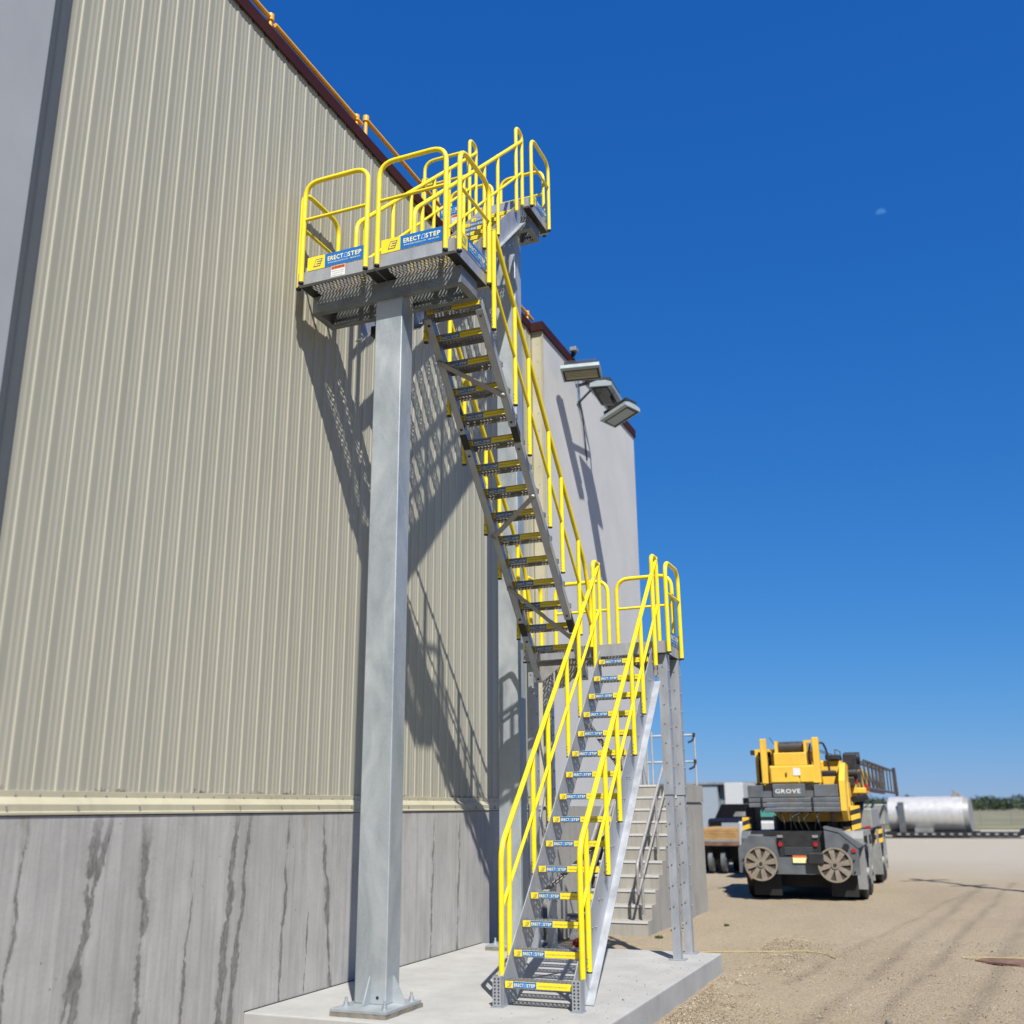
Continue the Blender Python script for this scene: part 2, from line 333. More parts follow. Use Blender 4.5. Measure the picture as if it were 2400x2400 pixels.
def textmesh(t, bold):
    if (t, bold) in _tx: return _tx[(t, bold)]
    cu = bpy.data.curves.new('tmp', 'FONT'); cu.body = t; cu.size = 1; cu.offset = bold; cu.resolution_u = 2; cu.space_character = 1.14
    ob = bpy.data.objects.new('tmp', cu); COL.objects.link(ob); dg = bpy.context.evaluated_depsgraph_get()
    me = bpy.data.meshes.new_from_object(ob.evaluated_get(dg))
    vs = [(v.co.x, v.co.y) for v in me.vertices]; fs = [tuple(p.vertices) for p in me.polygons]
    bpy.data.objects.remove(ob); bpy.data.curves.remove(cu); bpy.data.meshes.remove(me)
    x0 = min(v[0] for v in vs); y0 = min(v[1] for v in vs); x1 = max(v[0] for v in vs); y1 = max(v[1] for v in vs)
    _tx[(t, bold)] = ([(x-x0, y-y0) for x, y in vs], fs, x1-x0, y1-y0); return _tx[(t, bold)]

WL = {}
def mesh_from(name, mb, mats, off=(0, 0, 0)):
    me = bpy.data.meshes.new(name)
    ox, oy, oz = off
    me.from_pydata([(x-ox, y-oy, z-oz) for x, y, z in mb.v], [], mb.f)
    for q in (mats if isinstance(mats, (list, tuple)) else [mats]): me.materials.append(M[q])
    me.polygons.foreach_set('material_index', mb.m); me.polygons.foreach_set('use_smooth', mb.sm); me.update()
    return me
def part(name, mb, mats, parent=None):
    """link mb (world coordinates) as one mesh object whose origin is its centre"""
    a = np.array(mb.v); c = (a.min(0)+a.max(0))/2
    ob = bpy.data.objects.new(name, mesh_from(name, mb, mats, c)); COL.objects.link(ob)
    pw = WL[parent.name] if parent else (0, 0, 0)
    if parent: ob.parent = parent
    ob.location = (c[0]-pw[0], c[1]-pw[1], c[2]-pw[2]); WL[ob.name] = tuple(c); return ob
def place(name, me, loc, parent):   # shared mesh data at a world location
    ob = bpy.data.objects.new(name, me); COL.objects.link(ob); pw = WL[parent.name]; ob.parent = parent
    ob.location = (loc[0]-pw[0], loc[1]-pw[1], loc[2]-pw[2]); WL[ob.name] = tuple(loc); return ob
def thing(name, label, cat, loc, group=None):
    o = bpy.data.objects.new(name, None); COL.objects.link(o); o.location = loc; o.empty_display_size = 0.3; WL[o.name] = tuple(loc)
    o['label'] = label; o['category'] = cat
    if group: o['group'] = group
    return o
def tag(o, label, cat, group=None):
    o['label'] = label; o['category'] = cat
    if group: o['group'] = group
    return o
def struct(name, mb, mats, kind='structure'):
    o = part(name, mb, mats); o['kind'] = kind; return o

# ------------------------------------------------------------------ ground
def vnoise(x, y, sc, seed):
    rs = np.random.RandomState(seed); G = rs.rand(64, 64); X = x*sc; Y = y*sc
    xi = np.floor(X).astype(int); yi = np.floor(Y).astype(int); fx = X-xi; fy = Y-yi; fx = fx*fx*(3-2*fx); fy = fy*fy*(3-2*fy)
    g = lambda a, b: G[a % 64, b % 64]
    return (g(xi, yi)*(1-fx)*(1-fy)+g(xi+1, yi)*fx*(1-fy)+g(xi, yi+1)*(1-fx)*fy+g(xi+1, yi+1)*fx*fy)
def build_ground():
    xs = np.arange(-5.6, 5.01, 0.05); ys = np.arange(3.0, 33.01, 0.06); X, Yy = np.meshgrid(xs, ys, indexing='ij')
    z = -0.205+0.022*(vnoise(X, Yy, 1.1, 1)-.5)+0.014*(vnoise(X, Yy, 4.3, 2)-.5)+0.008*(vnoise(X, Yy, 11, 3)-.5)
    tr = np.zeros_like(X)
    for p0, p1, wd in (((1.1, 29.0), (-0.84, 10.3), .075), ((0.35, 27.5), (-1.36, 10.0), .09), ((1.6, 27.0), (-.13, 10.4), .10), ((2.0, 24.), (.3, 9.6), .16), ((.1, 26), (-1.9, 12), .05)):
        p0 = np.array(p0); p1 = np.array(p1); d = p1-p0; L = np.hypot(*d); d = d/L
        t = (X-p0[0])*d[0]+(Yy-p0[1])*d[1]; dist = (X-p0[0])*-d[1]+(Yy-p0[1])*d[0]
        dist = dist+0.10*(vnoise(t, t*0, .35, 5)-.5)+.05*(vnoise(t, t*0, 1.3, 6)-.5)
        wgt = np.exp(-(dist/wd)**2)*(t > 0)*(t < L)*(0.35+0.9*vnoise(X, Yy, 1.7, 9))
        tr = np.maximum(tr, wgt); z -= 0.012*wgt
    edge = np.minimum.reduce([X-xs[0], xs[-1]-X, Yy-ys[0], ys[-1]-Yy]); z -= np.clip(0.25-edge, 0, .25)*0.12
    nx, ny = X.shape; v = np.stack([X.ravel(), Yy.ravel(), z.ravel()], 1)
    i = np.arange(nx*ny).reshape(nx, ny); f = np.stack([i[:-1, :-1], i[1:, :-1], i[1:, 1:], i[:-1, 1:]], -1).reshape(-1, 4)
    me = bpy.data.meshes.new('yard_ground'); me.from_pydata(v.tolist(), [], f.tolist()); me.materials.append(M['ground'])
    a = me.attributes.new('track', 'FLOAT', 'POINT'); a.data.foreach_set('value', np.clip(tr, 0, 1).ravel().astype(np.float32))
    me.polygons.foreach_set('use_smooth', [True]*len(f))
    o = bpy.data.objects.new('yard_ground', me); COL.objects.link(o); o['kind'] = 'structure'
build_ground()
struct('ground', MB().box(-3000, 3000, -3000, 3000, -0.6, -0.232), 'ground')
struct('grass_field', MB().box(-400, 600, 92, 2500, -0.4, -0.12), 'field')

def pebbles():
    rs = np.random.RandomState(3); n = 30000
    x = np.where(rs.rand(n) < .55, -2.6+np.abs(rs.normal(0, .35, n)), rs.uniform(-2.6, 1.6, n)); y = 5.5+11*rs.rand(n)**1.25
    z = np.full(n, -0.203)
    q = np.arange(n) < 260; x[q] = -2.68-np.abs(rs.normal(0, .5, n))[q]; y[q] = rs.uniform(7.8, 12.5, n)[q]; z[q] = 0.002
    s = rs.lognormal(math.log(.0065), .42, n).clip(.003, .022)
    s[q] *= .6
    b = np.array([(1, 0, 0), (0, 1, 0), (-1, 0, 0), (0, -1, 0), (0, 0, .7), (0, 0, -.5)]); v = b[None]*s[:, None, None]*rs.uniform(.6, 1.3, (n, 6, 1))
    an = rs.rand(n)*6.28; ca, sa = np.cos(an)[:, None], np.sin(an)[:, None]
    vx = v[..., 0]*ca-v[..., 1]*sa*.7; vy = v[..., 0]*sa+v[..., 1]*ca*.7
    V = np.stack([vx+x[:, None], vy+y[:, None], v[..., 2]+z[:, None]], -1).reshape(-1, 3)
    fb = np.array([(0, 1, 4), (1, 2, 4), (2, 3, 4), (3, 0, 4), (1, 0, 5), (2, 1, 5), (3, 2, 5), (0, 3, 5)]); Fc = (fb[None]+6*np.arange(n)[:, None, None]).reshape(-1, 3)
    me = bpy.data.meshes.new('loose_gravel'); me.from_pydata(V.tolist(), [], Fc.tolist()); me.materials.append(M['pebble'])
    a = me.attributes.new('tone', 'FLOAT', 'POINT'); a.data.foreach_set('value', np.repeat(rs.rand(n), 6).astype(np.float32))
    o = bpy.data.objects.new('loose_gravel', me); COL.objects.link(o)
    o['kind'] = 'stuff'; o['label'] = 'loose tan gravel scattered along the slab edge and yard'; o['category'] = 'gravel'
pebbles()

# concrete slab the stair stands on
pad = MB(); pad.bbox(-5.652, -2.65, 7.76, 12.6, -0.35, 0.0, 0.012)
struct('concrete_slab', pad, 'conc_pad')

# ------------------------------------------------------------------ warehouse
WX = -5.73
wh = thing('warehouse', 'tall warehouse with pale ribbed metal siding on a stained concrete base and burgundy coping', 'building', (-8, 10, -0.2))
part('wall_core', MB().box(-28, -5.96, -12, 20.30, -0.25, 9.30), 'conc_pale', wh)
part('roof', MB().box(-28, -5.97, -12, 20.30, 9.302, 9.36), 'ltgray', wh)
def sheet(y0):
    prof = []
    for k in range(5):
        b = y0+k*.2036
        hh = .0078
        prof += [(b, 0), (b+.012, hh), (b+.026, hh), (b+.086, 0), (b+.094, 0), (b+.106, .002), (b+.120, .002), (b+.134, 0), (b+.152, 0), (b+.163, .002), (b+.175, .002), (b+.188, 0)]
    prof.append((y0+1.018, 0)); mb = MB(); vs = []; n = len(prof)
    for y, d in prof: vs += [(WX+d, y, 1.745), (WX+d, y, 9.50)]
    fs = [(2*i, 2*i+2, 2*i+3, 2*i+1) for i in range(n-1)]
    vb = [(WX-.004, y0, 1.745), (WX-.004, y0, 9.50), (WX-.004, y0+1.018, 9.50), (WX-.004, y0+1.018, 1.745)]
    mb.add(vs, fs); mb.add(vb, [(0, 1, 2, 3)]); return mb
yy = 4.33
first = None
for i in range(11):
    if yy > 14.7: break
    if first is None:
        first = part('siding_panel', sheet(yy), 'siding', wh); base_y = WL[first.name][1]; y_first = yy
    else:
        c = WL[first.name]; place('siding_panel', first.data, (c[0], c[1]+(yy-y_first), c[2]), wh)
    yy += 1.0205
# base flashing
fl = [(WX-.02, 1.752), (WX+.024, 1.748), (WX+.024, 1.708), (WX+.074, 1.660), (WX+.074, 1.615), (WX+.086, 1.607), (WX+.086, 1.592), (WX-.02, 1.586)]
for a, b in ((3.4, 8.498), (8.502, 14.77)):
    part('base_flashing', MB().prism(fl, 1, a, b), 'creamtrim', wh)
sc = MB()
yv = 4.6
while yv < 14.4:
    sc.cyl((WX+.024, yv, 1.722), (WX+.030, yv, 1.722), .006, n=6); yv += .2036
yv = 5.1
while yv < 14.4:
    sc.bar((WX+.079, yv, 1.65), (WX+.079, yv+.012, 1.615), .006, .012); yv += .61
o = part('flashing_screws', sc, 'alu_dull', wh); o['kind'] = 'stuff'
for a, b in ((2.0, 9.597), (9.603, 14.77)):
    part('foundation_panel', MB().box(-5.95, -5.655, a, b, -0.3, 1.584), 'conc_stain', wh)
part('mortar_joint', MB().box(-5.66, -5.642, 7.77, 12.6, -.002, .005), 'dark', wh)
# left precast pier and right precast wall
part('precast_pier', MB().bbox(-5.95, -5.50, 0.5, 4.51, 1.80, 9.45, .01), 'conc_left', wh)
rw = MB().box(-5.95, -5.52, 14.82, 20.35, 1.64, 9.49); part('precast_wall', rw, 'conc_pale', wh)
part('precast_base', MB().box(-5.95, -5.49, 14.82, 20.36, -0.3, 1.637), 'conc_step', wh)
ct = MB(); ct.prism([(-5.73, 14.808), (-5.705, 14.785), (-5.55, 14.785), (-5.505, 14.772), (-5.505, 14.795), (-5.512, 14.817), (-5.73, 14.817)], 2, 1.64, 9.40)
part('corner_trim', ct, 'creamtrim', wh)
rv = MB()
for i in range(24): rv.cyl((-5.60, 14.785, 2.0+i*.31), (-5.60, 14.779, 2.0+i*.31), .008, n=6)
o = part('trim_rivets', rv, 'alu_dull', wh); o['kind'] = 'stuff'
# burgundy coping, jogging out round the precast wall
cp = MB(); cp.prism([(WX-.35, 9.50), (WX-.35, 9.54), (WX+.035, 9.54), (WX+.035, 9.385), (WX+.027, 9.378), (WX+.020, 9.50)], 1, -2, 14.72)
part('coping', cp, 'burgundy', wh)
cp = MB(); cp.box(-5.95, -5.485, 14.72, 14.75, 9.36, 9.52); cp.box(-5.95, -5.485, 14.75, 20.40, 9.50, 9.52); cp.box(-5.505, -5.485, 14.75, 20.40, 9.35, 9.50); cp.box(-5.95, -5.485, 20.40, 20.42, 9.35, 9.52)
part('coping', cp, 'burgundy', wh)
sf = MB()
for i in range(50): sf.prism([(4.35+i*.2036+.006, 9.366), (4.35+i*.2036+.046, 9.366), (4.35+i*.2036+.046, 9.384), (4.35+i*.2036+.006, 9.384)], 0, WX+.012, WX+.026)
o = part('closure_strip', sf, 'dark', wh); o['kind'] = 'stuff'

# amber roof edge guard rails
def roofrail(y0, y1, z, lab, posts):
    t = thing('roof_rail', lab, 'guardrail', (-5.75, y0, 9.46), 'amber guard rails on the roof edge')
    part('rail', MB().tube([(-5.75, y0, z), (-5.75, y1, z)], .028), 'orange', t)
    for y in posts:
        part('stanchion', MB().cyl((-5.75, y, 9.541), (-5.75, y, z+.03), .024).cyl((-5.75, y, z-.03), (-5.75, y, z+.045), .040), 'orange', t)
        part('foot_bracket', MB().box(-5.80, -5.71, y-.06, y+.06, 9.541, 9.556), 'orange', t)
    return t
roofrail(3.2, 7.36, 9.69, 'amber roof edge rail nearest the camera, running out of the top of the picture', (4.0, 7.34))
roofrail(7.42, 9.22, 9.67, 'low amber roof edge rail ending just before the raised rail', (9.10,))
roofrail(9.30, 11.35, 9.81, 'raised amber roof edge rail leading to the yellow top platform', (9.32, 11.2))
roofrail(12.9, 14.95, 9.69, 'amber roof edge rail behind the burgundy corner, past the top platform', (13.0, 14.7))

# ------------------------------------------------------------------ stair kit
def lattice(x0, x1, y0, y1, z, nx, ny, t=.0065, h=.020):
    mb = MB(); dx = (x1-x0)/(2*nx); dy = (y1-y0)/ny
    for j in range(ny+1):
        for i in range(2*nx):
            def yo(k):
                if j == 0 or j == ny: 
                    return 0 if j == 0 else 0
                return dy*.40*(1 if (k+j) % 2 else -1)
            a = (x0+i*dx, y0+j*dy+yo(i)); b = (x0+(i+1)*dx, y0+j*dy+yo(i+1))
            d = math.hypot(b[0]-a[0], b[1]-a[1]); nxv, nyv = -(b[1]-a[1])/d*t/2, (b[0]-a[0])/d*t/2
            h1 = h+(.005 if i % 2 else 0); h2 = h+(0 if i % 2 else .005)
            vs = [(a[0]-nxv, a[1]-nyv, z-h), (b[0]-nxv, b[1]-nyv, z-h), (b[0]+nxv, b[1]+nyv, z-h), (a[0]+nxv, a[1]+nyv, z-h),
                  (a[0]-nxv, a[1]-nyv, z+h1-h), (b[0]-nxv, b[1]-nyv, z+h2-h), (b[0]+nxv, b[1]+nyv, z+h2-h), (a[0]+nxv, a[1]+nyv, z+h1-h)]
            mb.add(vs, [(0, 3, 2, 1), (4, 5, 6, 7), (0, 1, 5, 4), (2, 3, 7, 6)])
    # webs linking the rows at the nodes
    for j in range(ny):
        for i in range(0, 2*nx+1):
            if (i+j) % 2 == 1 or j in (0, ny-1):
                ya = y0+j*dy+(dy*.36 if j > 0 and (i+j) % 2 else 0); yb = y0+(j+1)*dy-(dy*.36 if j+1 < ny else 0)
                if j == 0 and (i+1) % 2 == 0: continue
                if j == ny-1 and (i+ny-1) % 2 == 0: continue
                xx = x0+i*dx; mb.box(xx-t, xx+t, min(ya, yb-.001), yb, z-h, z+.002)
    return mb
TW = .60     # tread width
def tread_mesh(shade_lip=0.0):
    mb = lattice(-TW/2+.006, TW/2-.006, .012, .19, 0, 15, 4, .009, .014)
    if shade_lip: mb.box(-TW/2+.002, TW/2-.002, -shade_lip, 0.0, .0055, .009)  # overhang added to keep the printed nosing in shade
    mb.box(-TW/2, TW/2, 0, .006, -.052, .004); mb.box(-TW/2, TW/2, .194, .200, -.050, .0)
    mb.box(-TW/2, -TW/2+.004, .006, .194, -.045, .0); mb.box(TW/2-.004, TW/2, .006, .194, -.045, .0)
    return mesh_from('tread', mb, 'steel_dark')
NM = ['signyel', 'blue', 'cream', 'signnavy', 'ltblue']
def logo(mb, o, u, v, s, mi_d, mi_y, d):
    """slanted E mark, s high"""
    sh = .35
    def P(pts): return [((x+y*sh)*s, y*s) for x, y in pts]
    mb.poly(o, u, v, P([(0, 0), (.95, 0), (.95, 1), (0, 1)]), mi_d, d)
    mb.poly(o, u, v, P([(.09, .11), (.30, .11), (.30, .89), (.09, .89)]), mi_y, d+.0008)
    for a in (.11, .415, .72): mb.poly(o, u, v, P([(.30, a), (.86, a), (.86, a+.17), (.30, a+.17)]), mi_y, d+.0008)
def wordmark(mb, o, u, v, wd, h, mi, mi_a, d):
    o = Vector(o); u_, v_ = Vector(u), Vector(v)
    mb.text('ERECT', o, u, v, h, wd*.46, mi, d, .022)
    mb.text('STEP', o+u_*(wd*.60), u, v, h, wd*.40, mi, d, .022)
    oo = o+u_*(wd*.475)
    ring = [((0, 0), (.115, 0)), ]
    A = [(0, 0), (.35, 1), (1, 1), (1, 0)]; B = [(.16, .12), (.42, .88), (.86, .88), (.86, .12)]
    X = lambda p: (p[0]*wd*.115, p[1]*h)
    for i in range(4): mb.poly(oo, u, v, [X(A[i]), X(A[(i+1) % 4]), X(B[(i+1) % 4]), X(B[i])][::-1], mi_a, d)
def nosing_mesh():
    mb = MB(); mb.box(-TW/2+.001, TW/2-.001, -.006, -.001, -.047, .005, 0)
    o = (-TW/2, -.006, -.047); u, v = (1, 0, 0), (0, 0, 1)
    mb.quad(o, u, v, .074, .286, .002, .050, 1, .001)
    logo(mb, (-TW/2+.022, -.006, -.040), u, v, .032, 3, 0, .001)
    wordmark(mb, (-TW/2+.084, -.006, -.036), u, v, .192, .026, 2, 4, .002)
    mb.text('WWW.ERECTASTEP.COM  888.878.1839', (-TW/2+.30, -.006, -.028), u, v, .010, .26, 3, .001, .0)
    return mesh_from('nosing', mb, NM)
TM, TM_SHADE_LIP, NMESH = tread_mesh(), tread_mesh(.036), nosing_mesh()
WARN = ['white', 'orangesign', 'dark']
def warning(o, u, v, wd, h, d):
    mb = MB(); mb.quad(o, u, v, 0, wd, 0, h, 0, d); mb.quad(o, u, v, .004, wd-.004, h*.68, h-.004, 1, d+.001)
    o_ = Vector(o); u_, v_ = Vector(u), Vector(v)
    mb.poly(o_+u_*(wd*.08)+v_*(h*.73), u, v, [(0, 0), (wd*.12, 0), (wd*.06, h*.18)], 2, d+.002)
    mb.text('WARNING', o_+u_*(wd*.24)+v_*(h*.745), u, v, h*.16, wd*.68, 2, d+.002, .03)
    for k, t in enumerate(('POTENTIAL FALL HAZARD', 'PLATFORMS MUST HAVE', 'GUARDRAILS IN PLACE')):
        mb.text(t, o_+u_*(wd*.08)+v_*(h*(.46-.19*k)), u, v, h*.075, wd*(.84-.05*k), 2, d+.001, 0)
    return mb
def toe_board(parent, o, u, wd, h=.15, toe=True):
    """printed board in the plane o + u*x + z"""
    v = (0, 0, 1); n = Vector(u).cross(Vector(v)).normalized(); o_ = Vector(o); u_ = Vector(u)
    mb = MB(); p = o_-n*.004; q = p+u_*wd
    mb.add([p, q, q+Vector((0, 0, h)), p+Vector((0, 0, h)), p+n*.004, q+n*.004, q+n*.004+Vector((0, 0, h)), p+n*.004+Vector((0, 0, h))],
           [(3, 2, 1, 0), (4, 5, 6, 7), (0, 1, 5, 4), (1, 2, 6, 5), (2, 3, 7, 6), (3, 0, 4, 7)], 0)
    a = wd*.31; mb.quad(o_, u, v, a, wd, 0, h, 1, .001)
    logo(mb, o_+u_*(a*.34)+Vector((0, 0, h*.20)), u, v, h*.56, 3, 0, .001)
    wordmark(mb, o_+u_*(a+wd*.05)+Vector((0, 0, h*.42)), u, v, wd*.585, h*.34, 2, 4, .002)
    mb.text('WWW.ERECTASTEP.COM   888.878.1839', o_+u_*(a+wd*.055)+Vector((0, 0, h*.22)), u, v, h*.09, wd*.56, 2, .002, .01)
    return part('toe_board', mb, NM, parent)
RT, RM = .0255, .0175
def bolts(mb, x, y, z, u):
    for dz in (0, .07):
        for s_ in (-1, 1): mb.cyl(Vector((x, y, z+dz))+Vector(u)*s_*.04, Vector((x, y, z+dz))+Vector(u)*s_*.052, .007, n=6)
def guard_panel(parent, a, b, zb, zt, zm, fil=.17):
    """bent tube frame between plan points a and b"""
    f = MB().tube([(a[0], a[1], zb), (a[0], a[1], zt), (b[0], b[1], zt), (b[0], b[1], zb)], RT, fil)
    g = part('guardrail', f, 'yellow', parent)
    part('mid_rail', MB().tube([(a[0], a[1], zm), (b[0], b[1], zm)], RM), 'yellow', g)
    for p in (a, b): part('end_cap', MB().cyl((p[0], p[1], zb-.012), (p[0], p[1], zb+.006), RT+.002, n=12), 'black', g)
    return g
def platform(name, label, x0, x1, y0, y1, zb, mods, front, right, back, left, warn=None, toes=None, rh=1.155):
    """aluminium framed deck; front/right/... lists of guardrail spans; zb underside of the frame"""
    t = thing(name, label, 'stair platform', ((x0+x1)/2, (y0+y1)/2, zb)); zt = zb+.135
    ep = .004
    for k in range(mods):
        a = x0+(x1-x0)*k/mods+ep; b = x0+(x1-x0)*(k+1)/mods-ep
        if k == 0:
            L = lattice(-(b-a)/2+.012, (b-a)/2-.012, y0+.02-(y0+y1)/2, y1-.02-(y0+y1)/2, 0, 21, 15, .008, .015); dm = mesh_from('deck_grating', L, 'steel_dark')
        place('deck_grating', dm, ((a+b)/2, (y0+y1)/2, zb+.06), t)
        for nm, bx in (('frame_channel', (a, b, y0, y0+.006)), ('frame_channel', (a, b, y1-.006, y1)), ):
            part(nm, MB().box(*bx, zb, zt).box(bx[0], bx[1], bx[2] if bx[2] == y0 else bx[3]-.045, bx[3] if bx[2] != y0 else bx[2]+.045, zb-.005, zb), 'alu', t)
        for bx in ((a, a+.005, y0+.007, y1-.007), (b-.005, b, y0+.007, y1-.007)):
            part('frame_channel', MB().box(*bx, zb, zt), 'alu', t)
        for q in (.33, .66):
            yq = y0+(y1-y0)*q; part('deck_joist', MB().box(a+.006, b-.006, yq-.003, yq+.003, zb+.002, zb+.033), 'alu_dull', t)
        for xa_, xb_ in ((a+.006, a+.11), (b-.11, b-.006)): part('corner_plate', MB().box(xa_, xb_, y0+.007, y1-.007, zb-.001, zb+.003), 'dark', t)
    for (a, b) in front: guard_panel(t, (a, y0-.03), (b, y0-.03), zb+.005, zb+rh, zb+.72)
    for (a, b) in back: guard_panel(t, (a, y1+.03), (b, y1+.03), zb+.005, zb+rh, zb+.72)
    for (a, b) in right: guard_panel(t, (x1+.03, a), (x1+.03, b), zb+.005, zb+rh, zb+.72)
    for (a, b) in left: guard_panel(t, (x0-.03, a), (x0-.03, b), zb+.005, zb+rh, zb+.72)
    for kind, a, b in (toes or []):
        if kind == 'f': toe_board(t, (a, y0-.004, zt+.001), (1, 0, 0), b-a)
        if kind == 'r': toe_board(t, (x1+.004, a, zt+.001), (0, 1, 0), b-a)
    if warn:
        for kind, a in warn:
            if kind == 'f': part('warning_sticker', warning((a, y0-.001, zb+.005), (1, 0, 0), (0, 0, 1), .165, .125, .002), WARN, t)
            if kind == 'r': part('warning_sticker', warning((x1+.001, a, zb+.005), (0, 1, 0), (0, 0, 1), .165, .125, .002), WARN, t)
    return t

def flight(name, label, xl, xr, y0, z0, dy, dz, n, sgn, railsL, railsR, braces):
    """n treads; near (camera side) edge of tread i at y0+i*dy, top z0+i*dz.  sgn=+1 climbs away from the camera"""
    t = thing(name, label, 'stairs', ((xl+xr)/2, y0, min(z0, z0+(n-1)*dz)-.2)); xc = (xl+xr)/2
    for i in range(n):
        tr = place('tread', TM_SHADE_LIP if name.startswith('middle') else TM, (xc, y0+i*dy, z0+i*dz), t); place('nosing', NMESH, (xc, y0+i*dy, z0+i*dz), tr)
    return t
def stringer(parent, x, side, y0, z0, y1, z1, lo, hi, end0=None, end1=None):
    """plate in the yz plane from (y0,z0) to (y1,z1) on the near-edge line, lo below / hi above, bottom flange"""
    tk = .008; prof = [(y0, z0-lo), (y1, z1-lo), (y1, z1+hi), (y0, z0+hi)]
    if end0: prof[0] = end0[0]; prof[3] = end0[1]
    if end1: prof[1] = end1[0]; prof[2] = end1[1]
    mb = MB().prism(prof, 0, x-tk/2, x+tk/2)
    s = (z1-z0)/(y1-y0); fw = .075*side
    for a, w2 in ((prof[0], 0), ):
        pa, pb = prof[0], prof[1]
        mb.add([(x, pa[0], pa[1]), (x-fw, pa[0], pa[1]), (x-fw, pb[0], pb[1]), (x, pb[0], pb[1]), (x, pa[0], pa[1]+.006), (x-fw, pa[0], pa[1]+.006), (x-fw, pb[0], pb[1]+.006), (x, pb[0], pb[1]+.006)],
               [(0, 1, 2, 3), (7, 6, 5, 4), (0, 4, 5, 1), (1, 5, 6, 2), (2, 6, 7, 3), (3, 7, 4, 0)])
    return part('stringer', mb, 'alu', parent)
def stair_rail(parent, x, top, posts, mid, hair=None, seg=.12):
    """top: poly line [(y,z)...]; posts [(y,zb,zt)]; mid [(y,z)...]; hair (y1,zb1,y2,zb2,zt)"""
    g = part('handrail', MB().tube([(x, y, z) for y, z in top], RT, seg), 'yellow', parent)
    part('mid_rail', MB().tube([(x, y, z) for y, z in mid], RM, .08), 'yellow', g)
    for y, zb, zt in posts:
        part('post', MB().cyl((x, y, zb), (x, y, zt), RT-.001, n=10), 'yellow', g)
        part('end_cap', MB().cyl((x, y, zb-.012), (x, y, zb), RT, n=10), 'black', g)
        bm_ = MB(); bolts(bm_, x, y, zb+.03, (0, 1, 0)); part('bolts', bm_, 'alu_dull', g)['kind'] = 'stuff'
    if hair:
        y1, a, y2, b, zt = hair
        part('end_loop', MB().tube([(x, y1, a), (x, y1, zt), (x, y2, zt), (x, y2, b)], RT, .10), 'yellow', g)
    return g

# ---- lower flight
F1 = flight('lower_stair_flight', 'lowest yellow railed aluminium stair flight rising from the concrete slab', -3.70, -3.08, 8.71, .200, .2076, .2206, 15, 1, None, None, None)
s1 = .2206/.2076
for x, sd in ((-3.708, -1), (-3.072, 1)):
    yA, yB = 8.78, 11.78; zA = .2+(yA-8.71)*s1; zB = .2+(yB-8.71)*s1
    st = stringer(F1, x, -sd, yA, zA, yB, zB, .33, .01, end0=((8.99, .004), (8.70, .235)), end1=((11.78, 3.02), (11.72, 3.41)))
    # base: (y,z) foot corner
    part('foot_plate', MB().box(x-.006, x+.006, 8.70, 8.98, .0, .215), 'alu', F1)
    ft = MB(); xo = -3.745 if sd < 0 else -3.035
    ft.box(xo-.038, xo+.038, 8.655, 8.663, .012, .245); ft.box(xo-.05, xo+.05, 8.64, 8.76, .0, .010); ft.box(xo-.038, xo-.032, 8.663, 8.76, .012, .245); ft.box(xo+.032, xo+.038, 8.663, 8.76, .012, .245)
    fo = part('foot_channel', ft, 'alu', F1)
    hl = MB()
    for r in range(8):
        for cc in (-.017, .017): hl.cyl((xo+cc, 8.6535, .035+r*.027), (xo+cc, 8.655, .035+r*.027), .0085, n=8)
    part('perforations', hl, 'dark', fo)
bl = MB()
for i in range(15):
    for xx in (-3.066, -3.704+.006):
        for q in (0, .09): bl.cyl((xx, 8.80+i*.2076+q, .15+i*.2206), (xx+.012, 8.80+i*.2076+q, .15+i*.2206), .009, n=6)
part('tread_bolts', bl, 'alu_dull', F1)['kind'] = 'stuff'
def zr1(y): return 1.45+1.063*(y-8.99)
for x in (-3.76, -3.025):
    ps = []
    for y in (8.98, 9.60, 10.04, 10.66, 11.09):
        ps.append((y, .2+(y-8.71)*s1-.13 if y > 9.2 else .27, zr1(y)))
    stair_rail(F1, x, [(8.80, .235), (8.80, zr1(8.83)), (11.93, zr1(11.93)-.04)], ps, [(8.82, .78), (11.90, zr1(11.90)-.60)], (11.70, 3.20, 11.93, 3.50, 4.53), .12)
# braces under lower flight
for (xa, ya, xb, yb) in ((-3.70, 9.6, -3.08, 10.2), (-3.08, 10.6, -3.70, 11.2)):
    part('cross_brace', MB().bar((xa, ya,   .2+(ya-8.71)*s1-.33), (xb, yb, .2+(yb-8.71)*s1-.33), .05, .008, (0, -.7, .7)), 'alu_dull', F1)

